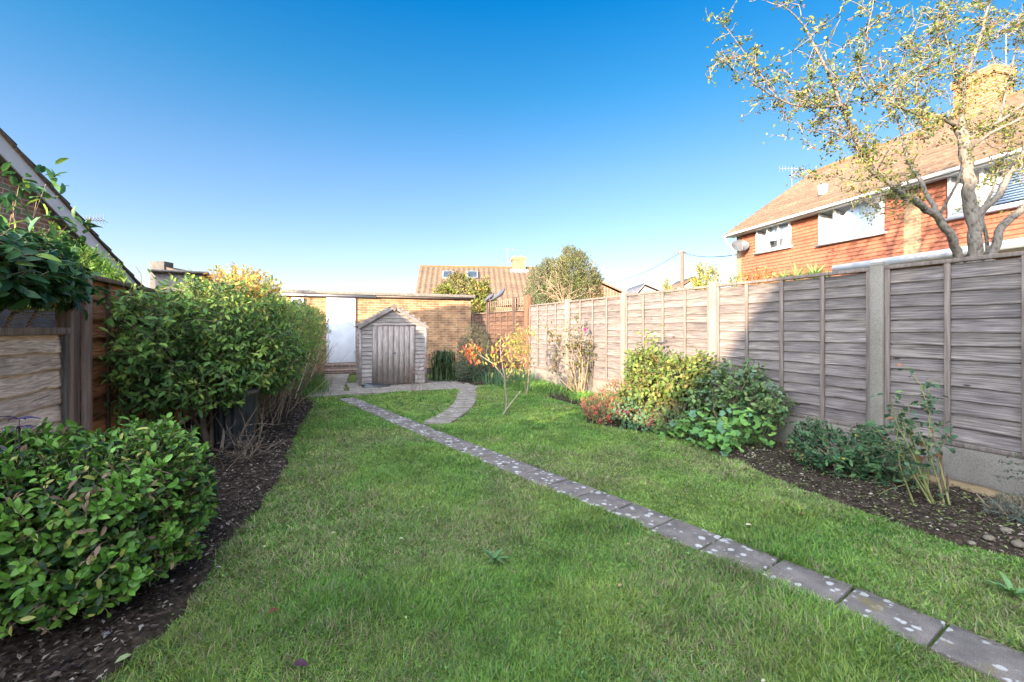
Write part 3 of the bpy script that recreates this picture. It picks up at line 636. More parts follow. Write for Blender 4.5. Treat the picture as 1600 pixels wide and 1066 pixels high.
# black bag lying in front of the shed
bg = Geo(); 
bx, by = 1.03, 10.16
for i in range(26):
    a = i/26*6.28
pts = []
nu, nv = 26, 10
v = []
for j in range(nv+1):
    ph = j/nv*math.pi/2
    for i in range(nu):
        th = i/nu*2*math.pi; rr = (1+.25*vn(math.cos(th)*2+5, math.sin(th)*2+j*.5, 3))
        v.append((bx+.08+ .26*rr*math.cos(th)*math.cos(ph), by-.0+.11*rr*math.sin(th)*math.cos(ph), .022+ (.05+.10*max(0,-math.cos(th))**2*math.cos(ph)+.02*vn(i*.9,j*.9,5))*math.sin(ph)))
bg.add(v, [[j*nu+i, j*nu+(i+1)%nu, (j+1)*nu+(i+1)%nu, (j+1)*nu+i] for j in range(nv) for i in range(nu)])
tag(bg.build('plastic_bag', BLACK, smooth=True), 'crumpled black plastic bag on the patio in front of the shed', 'bag')
# ================================================================== DUSTBIN
bc = gr(366,700); bc = np.array([-.84,5.68,0])
dbn = thing('dustbin', bc, 'black ribbed dustbin with a grey lid under the left hedge', 'dustbin')
nu = 96; v = []; prof = [(.0,.205),(.60,.245)]
zs = np.linspace(.02,.60,6)
for zz in zs:
    r0 = .175+.035*(zz/.6)
    for i in range(nu):
        a = i/nu*2*math.pi; r1 = r0+.011*(1 if math.sin(a*16) > 0 else -1)*min(1,abs(math.sin(a*16))*3)
        v.append((bc[0]+r1*math.cos(a), bc[1]+r1*math.sin(a), zz))
b_ = Geo(); b_.add(v, [[j*nu+i, j*nu+(i+1)%nu, (j+1)*nu+(i+1)%nu, (j+1)*nu+i] for j in range(5) for i in range(nu)]); b_.build('body', BLACK, dbn)
b_ = Geo(); v = []
for zz, rr in ((.585,.225),(.615,.228),(.622,.21),(.638,.17),(.65,.08),(.655,.001)):
    for i in range(40): v.append((bc[0]+rr*math.cos(i/40*6.2832), bc[1]+rr*math.sin(i/40*6.2832), zz))
b_.add(v, [[j*40+i, j*40+(i+1)%40, (j+1)*40+(i+1)%40, (j+1)*40+i] for j in range(5) for i in range(40)])
lid = b_.build('lid', DISH, dbn, smooth=True)
b_ = Geo(); b_.tube([(bc[0]-.06,bc[1],.64),(bc[0]-.05,bc[1],.675),(bc[0]+.05,bc[1],.675),(bc[0]+.06,bc[1],.64)], .009, 8); b_.build('handle', DISH, lid)
# ================================================================== RIGHT-HAND HOUSE (tile hung)
A1 = at(1151, 359, 17.0); A1 = A1[:2]; A2 = gpt(10.2, 9.04)[:2]
ud = nrm(A2-A1); wn_ = np.array([ud[1], -ud[0]]); wn_ = wn_ if wn_[0] < 0 else -wn_
def FR(u, w, z): p = A1+ud*u+wn_*w; return (p[0], p[1], z)
camd = lambda px: nrm(gpt((px-800)/F, 1.0)[:2])
def fu(px, w=0):
    d = camd(px); o = A1+wn_*w
    M_ = np.array([[d[0], -ud[0]],[d[1], -ud[1]]]); s = np.linalg.solve(M_, o); return s[1], s[0]
def fz(px, py_, w=0):
    u, dist = fu(px, w); p = A1+ud*u+wn_*w; Z = p[0]*SY+p[1]*CY
    return u, EYE+(513-py_)*Z/F
house = thing('tile_hung_house', (*(A1+ud*7-wn_*3.5), 0), 'two storey semi detached house with orange hung tiles and tiled roof beyond the right fence', 'house')
HE, HR, HD, HL = 4.93, 7.25, 3.5, 15.5
w = Geo()
def fquad(g, a, b, c_, d_, uv): g.add([a,b,c_,d_], [[0,1,2,3]], tc=[(*q,0) for q in uv])
fquad(w, FR(0,0,0), FR(HL,0,0), FR(HL,0,HE), FR(0,0,HE), ((0,0),(HL,0),(HL,HE),(0,HE)))
fquad(w, FR(0,-2*HD,0), FR(0,0,0), FR(0,0,HE), FR(0,-2*HD,HE), ((0,0),(7,0),(7,HE),(0,HE)))
w.add([FR(0,-2*HD,HE), FR(0,0,HE), FR(0,-HD,HR)], [[0,1,2]], tc=[(0,HE,0),(7,HE,0),(3.5,HR,0)])
fquad(w, FR(HL,0,0), FR(HL,-2*HD,0), FR(HL,-2*HD,HE), FR(HL,0,HE), ((0,0),(7,0),(7,HE),(0,HE)))
w.add([FR(HL,0,HE), FR(HL,-2*HD,HE), FR(HL,-HD,HR)], [[0,1,2]], tc=[(0,HE,0),(7,HE,0),(3.5,HR,0)])
fquad(w, FR(HL,-2*HD,0), FR(0,-2*HD,0), FR(0,-2*HD,HE), FR(HL,-2*HD,HE), ((0,0),(HL,0),(HL,HE),(0,HE)))
w.build('wall', BRICKY, house)
u_p0, _ = fu(1413); u_p1, _ = fu(1441)
th = Geo()
for a, b in ((.28, u_p0), (u_p1, HL-.3)):
    th.lap(FR(a,.012,2.55), np.array(FR(b,0,0))-np.array(FR(a,0,0)), (0,0,HE-2.55), (*wn_,0), 23, .022, seg=int((b-a)*6), col=(1,1,1), cv=.07, roll=.0)
th.build('hung_tiles', HUNG, house)
def window(name, u0,u1,z0,z1, bars, pane_backing, sill=True, low=None):
    f_ = Geo(); t = .055
    for a,b,c_,e in ((u0,u1,z0,z0+t),(u0,u1,z1-t,z1),(u0,u0+t,z0+t,z1-t),(u1-t,u1,z0+t,z1-t)): f_.frame(FR,a,b,.03,.11,c_,e)
    for bu in bars: f_.frame(FR,u0+(u1-u0)*bu-.03,u0+(u1-u0)*bu+.03,.032,.105,z0+t,z1-t)
    wo = f_.build('window', UPVC, house)
    q = Geo(); q.frame(FR,u0+t,u1-t,.062,.068,z0+t,z1-t); q.build('pane', GLASS, wo)
    q = Geo(); q.frame(FR,u0+t,u1-t,.036,.040,z0+t,z1-t); q.build('pane_backing', pane_backing, wo)  # sheet behind the glass
    if sill:
        q = Geo(); q.frame(FR,u0-.06,u1+.06,.0,.16,z0-.05,z0-.003); q.build('sill', WHITE, wo)
    return wo
uu0, zz1 = fz(1185,357); uu1, _ = fz(1238,344); _, zz0 = fz(1185,396)
sw = window('window', uu0, uu1, zz0, zz1, (.34,.67), DARK)
q = Geo()
for a, b in ((.36,.62),(.70,.98)): q.frame(FR, uu0+(uu1-uu0)*a, uu0+(uu1-uu0)*b, .045,.055, zz0+.3, zz1-.1)
q.frame(FR, uu0+.06, uu0+(uu1-uu0)*.32, .045,.055, zz1-.4, zz1-.06)
q.build('curtain', BLIND, sw)
uu0, zz1 = fz(1283,330); uu1, _ = fz(1384,305); _, zz0 = fz(1283,383)
window('window', uu0, uu1, zz0, zz1, (.27,), BLIND)
uu0, zz0 = fz(1486,342); _, zz1 = fz(1486,283); u_r, _ = fu(1625)
bw_ = window('window', uu0, uu0+3.4, zz0, zz1+.12, (.18,.42,.62,.82), DARK)
q = Geo()
zz = zz0+.1
while zz < zz1+.02: q.frame(FR, uu0+.65, uu0+3.3, .044,.058, zz, zz+.035); zz += .052
q.frame(FR, uu0+.06, uu0+.6, .044,.056, zz0+.1, zz1)
q.build('shutter', LOUVRE, bw_)
# pier is the bare brick strip; eaves, gutter, roof
rf = Geo(); hs = HD+.38; sl = (HR-HE)/HD; ze = HE-.38*sl+.10
A = np.array(FR(HL+.2,0,0))-np.array(FR(-.2,0,0))
Oe = np.array(FR(-.2,.38,ze)); Sv = np.array(FR(0,-HD,HR+.10))-np.array(FR(0,.38,ze)); Nn = nrm(np.cross(A, Sv)); Nn = Nn if Nn[2] > 0 else -Nn
rf.lap(Oe, A, Sv, Nn, 17, .035, seg=104, cv=.1, roll=.018, rp=.3, wav=.0, edge=.0)
Oe2 = np.array(FR(-.2,-2*HD-.38,ze)); Sv2 = np.array(FR(0,-HD,HR+.10))-np.array(FR(0,-2*HD-.38,ze)); N2 = nrm(np.cross(A, Sv2)); N2 = N2 if N2[2] > 0 else -N2
rf.lap(Oe2, A, Sv2, N2, 17, .035, seg=40, cv=.1)
rf.tube([FR(-.22,-HD,HR+.11), FR(HL+.2,-HD,HR+.11)], .10, 8, (1.05,.95,.7))
rf.prism([FR(-.19,.30,ze-.01), FR(-.19,-2*HD-.30,ze-.01), FR(-.19,-HD,HR+.05)], tuple(np.array(FR(-.15,0,0))-np.array(FR(-.19,0,0))), (.8,.8,.8))
rfo = rf.build('roof', RTILE, house)
gt = Geo(); gt.frame(FR,-.15,HL+.1,.0,.34,ze-.10,ze-.03); gt.frame(FR,-.2,HL+.2,.345,.37,ze-.13,ze-.01); gt.build('soffit', WHITE, house)
gt = Geo(); gt.tube([FR(-.2,.43,ze-.06), FR(HL+.2,.43,ze-.06)], .045, 8); gt.build('gutter', WHITE, house); gt = Geo(); gt.tube([FR(-.12,.42,ze-.1),FR(-.14,.3,ze-.3),FR(-.12,.06,ze-.5),FR(-.12,.06,2.0)], .035, 8); gt.build('downpipe', WHITE, house)
vt = Geo(); up_, zp_ = fz(1263,310); p0 = np.array(FR(up_,-.55,HE+.55*sl+.1)); vt.box(p0+np.array([0,0,.16]), (.2,.2,.32)); vt.build('roof_vent', WHITE, house)
uc, _ = fu(1535, -HD)
ch = Geo()
def fbox_brick(g, u0,u1,w0,w1,z0,z1):
    for (a,b) in (((u0,w1),(u1,w1)),((u1,w1),(u1,w0)),((u1,w0),(u0,w0)),((u0,w0),(u0,w1))):
        L = abs(a[0]-b[0])+abs(a[1]-b[1]); fquad(g, FR(*a,z0), FR(*b,z0), FR(*b,z1), FR(*a,z1), ((0,z0),(L,z0),(L,z1),(0,z1)))
    fquad(g, FR(u0,w0,z1), FR(u1,w0,z1), FR(u1,w1,z1), FR(u0,w1,z1), ((0,0),(1,0),(1,1),(0,1)))
fbox_brick(ch, uc-.45, uc+.45, -HD-.35, -HD+.35, HR-.5, HR+.95); fbox_brick(ch, uc-.50, uc+.50, -HD-.4, -HD+.4, HR+.8, HR+1.02)
cho = ch.build('chimney', CHIMB, rfo)
# lower flat-roofed extension with white fascia
ue, zx = fz(1300, 421, .9); _, ze2 = fz(1600, 376, .9)
ex = Geo(); ex.frame(FR, ue, HL, .0, .9, 2.78, 2.95); ex.build('canopy', WHITE, house)
# satellite dish and roof aerial
sd = Geo(); dc = at(1156, 385, 16.3); nrmd = nrm(np.array([-.55,-.75,.35])); a_ = nrm(np.cross(nrmd,[0,0,1])); b2 = np.cross(a_, nrmd)
v = [dc]; nn_ = 28
for rr, dd in ((.12,.012),(.23,.045),(.28,.07)):
    for i in range(nn_): v.append(dc+nrmd*dd+a_*math.cos(i/nn_*6.2832)*rr*1.05+b2*math.sin(i/nn_*6.2832)*rr*.8)
fs = [[1+k*nn_+i, 1+k*nn_+(i+1)%nn_, 1+(k+1)*nn_+(i+1)%nn_, 1+(k+1)*nn_+i] for k in range(2) for i in range(nn_)]
sd.add(v, fs); sd.add([v[0]]+v[1:1+nn_], [[0,1+i,1+(i+1)%nn_] for i in range(nn_)])
sdo = sd.build('satellite_dish', DISHD, house, smooth=True)
q = Geo(); q.tube([dc-b2*.2, dc-b2*.28+nrmd*.3, dc+nrmd*.38-b2*.1], .012, 6); q.tube([dc, dc-nrmd*.15, np.array(FR(.1,.02,dc[2]-.1))], .02, 6); q.build('arm', METAL, sdo)
def aerial(px, pytop, pybot, Z, w=.5, parent=None, ang=.3, dish=False):
    q = Geo(); a = at(px,pybot,Z); b = at(px,pytop,Z); q.tube([a,b], .016, 6)
    dr_ = np.array([math.cos(ang),math.sin(ang),.05]); c0 = b-dr_*w*.5-np.array([0,0,.04]); c1 = c0+dr_*w; q.tube([c0,c1], .010, 5)
    pr = np.array([-math.sin(ang),math.cos(ang),0])
    for i in range(9):
        m_ = c0+(c1-c0)*(i/8); l = .10+.02*i; q.tube([m_-pr*l, m_+pr*l], .005, 4); q.tube([m_-np.array([0,0,l*.5]), m_+np.array([0,0,l*.5])], .004, 4)
    if dish:
        q.tube([b-np.array([0,0,.35]), b-np.array([0,0,.33])+dr_*.01], .12, 12)
    return q.build('aerial', METAL, parent)
aerial(1237, 262, 300, 17.9, .9, rfo, 2.6, True)
aerial(1572, 40, 105, 12.3, 1.0, cho, .9)
# ================================================================== LEFT HOUSE (gable with white bargeboard)
B0 = at(0, 208, 6.6); B1 = at(215, 443, 9.63)
vd = nrm((B1-B0)[:2]); vout = np.array([vd[1], -vd[0]]); vout = vout if vout[0] > 0 else -vout     # out = towards garden
slp = (B0[2]-B1[2])/np.linalg.norm((B1-B0)[:2])
def FL(u, w, z): p = B0[:2]+vd*u+vout*w; return (p[0], p[1], z)
lh = thing('brick_bungalow', (*(B0[:2]-vout*3), 0), 'brown brick chalet house with white bargeboard on its gable beyond the left fence', 'house')
ur = -1.15; zr = B0[2]-slp*ur*1.0; ur2 = 2*ur-4.6          # ridge
zr = B0[2]-slp*ur; ueR = 3.7; zeR = B0[2]-slp*ueR; ueL = 2*ur-ueR; 
w = Geo(); z0w = zeR-.15
w.add([FL(ueL+.35,-.15,0),FL(ueR-.35,-.15,0),FL(ueR-.35,-.15,zeR+.1),FL(ur,-.15,zr-.15),FL(ueL+.35,-.15,zeR+.1)], [[0,1,2,3,4]], tc=[(ueL,0,0),(ueR,0,0),(ueR,zeR+.1,0),(ur,zr-.15,0),(ueL,zeR+.1,0)])
DP = .5
fquad(w, FL(ueR-.35,-.15,0), FL(ueR-.35,-DP,0), FL(ueR-.35,-DP,zeR+.1), FL(ueR-.35,-.15,zeR+.1), ((0,0),(8,0),(8,2.3),(0,2.3)))
fquad(w, FL(ueL+.35,-DP,0), FL(ueL+.35,-.15,0), FL(ueL+.35,-.15,zeR+.1), FL(ueL+.35,-DP,zeR+.1), ((0,0),(8,0),(8,2.3),(0,2.3)))
w.add([FL(ueR-.35,-DP,0),FL(ueL+.35,-DP,0),FL(ueL+.35,-DP,zeR+.1),FL(ur,-DP,zr-.15),FL(ueR-.35,-DP,zeR+.1)], [[0,1,2,3,4]], tc=[(0,0,0),(9,0,0),(9,2.3,0),(4,4.5,0),(0,2.3,0)])
w.build('wall', BRICKL, lh)
ext = Geo(); ext.frame(FL, ueL+.4, ueR-.4, -9.0, -DP-.02, 0, zeR); ext.build('rear_wing', BRICKL, lh)
ext = Geo(); ext.frame(FL, ueL+.3, ueR-.3, -9.1, -DP-.25, zeR+.003, zeR+.1); ext.build('rear_wing_roof', FELT, lh)
rf = Geo()
for ue_, s_ in ((ueR, 1), (ueL, -1)):
    O_ = np.array(FL(ue_+s_*.15,.06,zeR-.15*slp-.02)); A_ = np.array(FL(0,-DP-.2,0))-np.array(FL(0,.06,0)); S_ = np.array(FL(ur,.06,zr))-O_
    N_ = nrm(np.cross(A_, S_)); N_ = N_ if N_[2] > 0 else -N_
    rf.lap(O_, A_, S_, N_, 15, .04, seg=30, cv=.15, roll=.02, rp=.3)
    rf.prism([O_-N_*.02, O_+S_-N_*.02, O_+S_+N_*.012, O_+N_*.012], A_*.999)
rfo2 = rf.build('roof', DTILE, lh)
for ue_, s_ in ((ueR, 1), (ueL, -1)):
    bb = Geo(); e0 = np.array(FL(ue_+s_*.12, .02, zeR-.12*slp-.045)); e1 = np.array(FL(ur,.02,zr-.045)); dn = np.array([0,0,-.27])
    bb.prism([e0,e1,e1+dn,e0+dn], tuple(-np.array([*vout,0])*.025)); bb.build('bargeboard', WHITE, lh)
    sf = Geo(); e0 = e0+dn+np.array([0,0,.02]); e1 = e1+dn+np.array([0,0,.02]); off = -np.array([*vout,0])*.17
    sf.prism([e0-np.array([*vout,0])*.027, e1-np.array([*vout,0])*.027, e1-np.array([*vout,0])*.2, e0-np.array([*vout,0])*.2], (0,0,.012)); sf.build('soffit', RENDER, lh)
aerial(141, 340, 368, 9.2, .42, rfo2, .1)
# ================================================================== HOUSE BEHIND THE CAMERA (unseen, placed so its gable shades the near garden)
oh = thing('brick_house', (-9.5, -12, 0), 'wide brick house with a low pitched gable unseen behind the camera, placed for its shadow on the right fence', 'house')
T = -8.0; w = Geo(); ex0, ex1, ez, rx, rz = -16.0, -2.0, 4.1, -9.0, 8.3
w.add([(ex0+.3,T,0),(ex1-.3,T,0),(ex1-.3,T,ez+.1),(rx,T,rz-.1),(ex0+.3,T,ez+.1)], [[0,1,2,3,4]], tc=[(0,0,0),(15,0,0),(15,ez,0),(8,rz,0),(0,ez,0)])
for xx in (ex0+.3, ex1-.3): w.add([(xx,T,0),(xx,T-8,0),(xx,T-8,ez+.1),(xx,T,ez+.1)], [[0,1,2,3]], tc=[(0,0,0),(8,0,0),(8,ez,0),(0,ez,0)])
w.build('wall', BRICKL, oh)
rf = Geo()
for e in (ex0, ex1):
    O_ = np.array([e,T+.1,ez]); A_ = np.array([0,-8.3,0]); S_ = np.array([rx,T+.1,rz])-O_; N_ = nrm(np.cross(A_,S_)); N_ = N_ if N_[2]>0 else -N_
    rf.lap(O_, A_, S_, N_, 26, .03, seg=2, cv=.12); rf.prism([O_-N_*.03, O_+S_-N_*.03, O_+S_, O_], A_)
rf.build('roof', RTILE, oh)
q = Geo(); q.bb(-10.5,-8.4,T+.01,T+.06,0,2.1); q.build('door', UPVC, oh)
for a in (-14.2,-6.2):
    q = Geo(); q.bb(a,a+1.8,T+.01,T+.06,.9,2.1); wo = q.build('window', UPVC, oh); q = Geo(); q.bb(a+.08,a+1.72,T+.062,T+.07,.98,2.02); q.build('pane', SLATE, wo)
# ================================================================== DISTANT BUNGALOW
P0 = at(656, 418, 31.0); P1_ = gpt(3.9, 32.0, P0[2])
rd = nrm((P1_-P0)); RL = np.linalg.norm(P1_-P0); fo = np.array([rd[1], -rd[0], 0]); fo = fo if np.dot(fo[:2], [-SY,-CY]) > 0 else -fo
fb = thing('distant_bungalow', (*(P0+rd*7)[:2], 0), 'distant bungalow with ribbed tile roof and two skylights behind the garage', 'house')
hd_, dr_h = 4.2, 2.75; zr_ = P0[2]; zE = zr_-dr_h
rf = Geo()
for sg, seg in ((1, int(RL/.0825)), (-1, 30)):
    O_ = P0+fo*hd_*sg-np.array([0,0,dr_h]); A_ = rd*RL; S_ = P0-O_; N_ = nrm(np.cross(A_,S_)); N_ = N_ if N_[2]>0 else -N_
    rf.lap(O_, A_, S_, N_, 16, .035, seg=seg, cv=.08, roll=.10 if sg==1 else 0, rp=.34)
rf.tube([P0+np.array([0,0,.04]), P0+rd*RL+np.array([0,0,.04])], .11, 8, (1.2,.95,.5))
rfo3 = rf.build('roof', PTILE, fb)
w = Geo()
for e in (P0+rd*.15, P0+rd*(RL-.15)):
    L_p = [e+fo*(hd_-.3)-np.array([0,0,zr_]), e-fo*(hd_-.3)-np.array([0,0,zr_]), e-fo*(hd_-.3)-np.array([0,0,dr_h-.1]), e-np.array([0,0,.12]), e+fo*(hd_-.3)-np.array([0,0,dr_h-.1])]
    w.add(L_p, [[0,1,2,3,4]], tc=[(0,0,0),(8,0,0),(8,2.7,0),(4,5.5,0),(0,2.7,0)])
for sg in (1,-1):
    e0 = P0+fo*(hd_-.35)*sg; e1 = e0+rd*RL; w.add([(*e0[:2],0),(*e1[:2],0),(*e1[:2],zE+.1),(*e0[:2],zE+.1)], [[0,1,2,3]], tc=[(0,0,0),(RL,0,0),(RL,2.7,0),(0,2.7,0)])
w.build('wall', BRICKY, fb)
bb = Geo(); e0 = P0-rd*.03+fo*(hd_+.05)-np.array([0,0,dr_h+.02]); bb.prism([P0-rd*.03, e0, e0-np.array([0,0,.2]), P0-rd*.03-np.array([0,0,.2])], rd*.03); bb.build('bargeboard', WHITE, fb)
slv = nrm(fo*hd_-np.array([0,0,dr_h])); nr = nrm(np.cross(rd, slv)); nr = nr if nr[2]>0 else -nr
def roofpt(px, py_):
    d = np.array([*gpt((px-800)/F, 1.0)[:2], (513-py_)/F]); o = np.array([0,0,EYE]); t = np.dot(P0-o, nr)/np.dot(d, nr); return o+d*t
for px_ in (700, 738):
    c = roofpt(px_, 432.5); k = Geo()
    def RQ(a,b,n_): return c+rd*a+slv*b+nr*n_
    k.prism([RQ(-.37,-.5,.10),RQ(.37,-.5,.10),RQ(.37,.5,.10),RQ(-.37,.5,.10)], nr*.09, (.6,.6,.62)); so = k.build('skylight', DISH, rfo3)
    k = Geo(); k.prism([RQ(-.28,-.40,.192),RQ(.28,-.40,.192),RQ(.28,.40,.192),RQ(-.28,.40,.192)], nr*.01); k.build('pane', PANE, so)
c = roofpt(811, 424); c = P0+rd*np.dot(c-P0, rd)
k = Geo(); 
def vbox(g, c, hw, hd2, z0, z1):
    cs = [c+rd*hw*a+fo*hd2*b for a,b in ((-1,1),(1,1),(1,-1),(-1,-1))]
    for i in range(4):
        a, b = cs[i], cs[(i+1)%4]; L = np.linalg.norm(a-b)
        g.add([(*a[:2],z0),(*b[:2],z0),(*b[:2],z1),(*a[:2],z1)], [[0,1,2,3]], tc=[(0,z0,0),(L,z0,0),(L,z1,0),(0,z1,0)])
    g.add([(*q_[:2],z1) for q_ in cs], [[0,1,2,3]])
vbox(k, c, .44, .44, zr_-.5, zr_+.72); vbox(k, c, .49, .49, zr_+.55, zr_+.74)
cho = k.build('chimney', CHIMB, rfo3)
k = Geo(); vbox(k, c, .60, .60, zr_-.65, zr_-.12); k.build('flashing', WHITE, cho)
for a in (-.17,.17):
    k = Geo(); k.tube([c+rd*a+np.array([0,0,.74]), c+rd*a+np.array([0,0,.9])], [.09,.075], 10, (.5,.3,.2)); k.build('pot', CHIMB, cho)
aerial(793, 389, 421, 31.5, 1.0, rfo3, 0.1)
# ================================================================== OTHER DISTANT ROOFS, POLE, WIRES
def far_roof(name, label, px0, px1, pytop, pybot, Z, matr, matw, cat='house', apex=.5, dep=5, group=None):
    a = at(px0,pybot,Z); b = at(px1,pybot,Z); t = at(px0+(px1-px0)*apex,pytop,Z); d = nrm(np.array([SY,CY,0]))*dep
    o = thing(name, (*((a+b)/2)[:2], 0), label, cat, group)
    r = Geo(); n_ = np.array([0,0,.12]); 
    r.prism([a+n_*.3, t+n_, t+n_*2, a+n_*1.3], d); r.prism([t+n_, b+n_*.3, b+n_*1.3, t+n_*2], d); r.build('roof', matr, o)
    w_ = Geo(); a2 = a+(b-a)*.06+d*.02; b2_ = b-(b-a)*.06+d*.02
    w_.add([(*a2[:2],0),(*b2_[:2],0),(*b2_[:2],a[2]),t+d*.02,(*a2[:2],a[2])], [[0,1,2,3,4]]); 
    w_.add([(*a2[:2],0),(*a2[:2],a[2]),(*(a2+d)[:2],a[2]),(*(a2+d)[:2],0)], [[0,1,2,3]]); w_.add([(*b2_[:2],0),(*b2_[:2],a[2]),(*(b2_+d)[:2],a[2]),(*(b2_+d)[:2],0)], [[0,1,2,3]])
    w_.build('wall', matw, o)
    return o
far_roof('red_roof_house', 'red hipped roof peeping out right of the big round evergreen', 900, 985, 440, 463, 30, RTILE, BRICKR, apex=.35)
far_roof('slate_roof_house', 'small dark slate roof peak just above the grey fence', 995, 1042, 447, 460, 34, SLATE, RENDER, apex=.28)
far_roof('pale_gable_house', 'tiny pale gabled house beside the foot of the utility pole', 1058, 1108, 436, 452, 45, RTILE, RENDER, apex=.55)
fl = far_roof('flat_roof_house', 'low brown roof with a square grey chimney behind the left hedge', 236, 330, 424, 447, 20, DTILE, RENDER, apex=.2)
k = Geo(); a = at(253, 430, 20.2); k.box((a[0],a[1],a[2]-.1), (.62,.55,1.35), rot=-YAW); k.build('chimney', GREYR, fl, bevel=.01)
pl = thing('utility_pole', (*at(1066,395,40)[:2],0), 'thin reddish wooden utility pole carrying wires beyond the right fence', 'utility pole')
k = Geo(); p = at(1066,393,40); k.tube([(p[0],p[1],0),(p[0],p[1],p[2])], [.2,.14], 8, (1.1,.7,.6)); k.build('pole', POSTW, pl)
k = Geo(); k.box((p[0],p[1],p[2]-.12),(.7,.12,.1),rot=-YAW,col=(1,.8,.7)); k.build('crossarm', POSTW, pl)
def wire(a, b, sag, r):
    k = Geo(); t = np.linspace(0,1,20)[:,None]; q = a*(1-t)+b*t-np.array([0,0,1])*sag*4*t*(1-t); k.tube(q, r, 4); return k
k = wire(p, at(925,442,62), .9, .022); k.build('wire', DARK, pl)
k = wire(p, at(1153,398,17.5), .25, .016); k.build('wire', DARK, pl)
# ================================================================== PIGEONS ON THE TRELLIS
def pigeon(px, s, label, dirx):
    u = (px-500); Z = F*5.12/u; t = (Z-FS*SY)/CY; b = np.array([FS+.01, t, 2.075])
    o = thing('pigeon', b, label, 'bird', 'pigeons perched on the trellis'); g = Geo()
    rt = nrm(np.array([CY,-SY,0]))*dirx; up = np.array([0,0,1.])
    sp = [(-.24,.0,.008),(-.17,.035,.02),(-.10,.085,.045),(-.03,.135,.062),(.04,.185,.058),(.08,.225,.042),(.095,.255,.030),(.105,.28,.032),(.118,.30,.026),(.128,.308,.012)]
    pts = [b+rt*a*s+up*z*s for a,z,_ in sp]; g.tube(pts, [r*s for *_,r in sp], 12, (.055,.06,.08)); g.build('body', FEATHER, o, smooth=True)
    k = Geo(); k.tube([b+rt*.125*s+up*.302*s, b+rt*.155*s+up*.292*s], [.008*s,.002*s], 6, (.35,.22,.12)); k.build('beak', FEATHER, o)
    for q in (-.02,.02):
        k = Geo(); of = np.array([-rt[1],rt[0],0])*q; k.tube([b+rt*.0+of, b+rt*-.005*s+up*.10*s+of], .006*s, 5, (.4,.12,.12)); k.build('leg', FEATHER, o)
pigeon(765, .95, 'slate grey pigeon perched on the left end of the trellis', 1)
pigeon(780, 1.15, 'larger slate grey pigeon perched further right on the trellis', 1)
# ================================================================== PLANTS
def plant(name, loc, label, cat='shrub', group=None): return thing(name, loc, label, cat, group)
GREEN = [(.045,.105,.02),(.07,.15,.028),(.105,.20,.04),(.16,.25,.05)]
# laurel box hedge, front left
o = plant('box_shrub', (-1.15,1.9,0), 'dense clipped glossy green shrub in the near left corner', 'shrub')
def keepL(q): return q[:,2] > .06+.12*fbm(q[:,0]*5,q[:,1]*5,4)
g = Geo(); gs = Geo()
cc, rr = (-1.16,2.95,.33), (.53,.56,.38)
P, N = shape_pts(4600, cc, rr, p=3.6, shell=3.5, nz=.2, seed=11, keep=keepL, fq=4)
twiggy(P, N, g, gs, 5, .10, .037, .020, [(.042,.10,.016),(.078,.165,.022),(.14,.26,.034),(.017,.045,.012)], [2.2,2.6,2,1.8], up=.35, out=.9, jit=.55, big=True, flat=.35, odd=(.05,(.36,.36,.08)), twcol=(.16,.11,.06), lj=.5)
P, N = shape_pts(650, cc, (.57,.60,.43), p=3.4, shell=9, nz=.3, seed=12, keep=keepL, fq=4)
twiggy(P, N, g, gs, 5, .09, .044, .023, [(.12,.27,.035),(.17,.33,.05)], [2,1], up=.8, out=.7, jit=.4, big=True, flat=.3)
P, N = shape_pts(170, cc, (.56,.60,.42), p=3.6, shell=6, nz=.3, seed=14, keep=keepL)
twiggy(P, N, g, gs, 3, .12, .036, .015, [(.24,.15,.09),(.34,.33,.08),(.16,.09,.06)], [2,1,1], up=.1, jit=1, big=True)
P = R.uniform(-1,1,(260,3))*np.array(rr)*.85+np.array(cc); P[:,2] = np.abs(P[:,2]); D = rv(260)
gs.sticks(P-D*.12, P+D*.12, .004, .002, (.10,.075,.05))
for i in range(26):
    a = R.uniform(0,6.28); b0 = np.array([cc[0]+R.normal()*.12, cc[1]+R.normal()*.2, 0]); pts = branch(b0, (math.cos(a)*.8,math.sin(a)*.8,.9), R.uniform(.4,.65), 5, .2); gs.tube(pts, np.linspace(.009,.004,6), 5, (.17,.13,.10))
fo_ = g.build('foliage', GLOSS, o); gs.build('stems', TWIG, o)
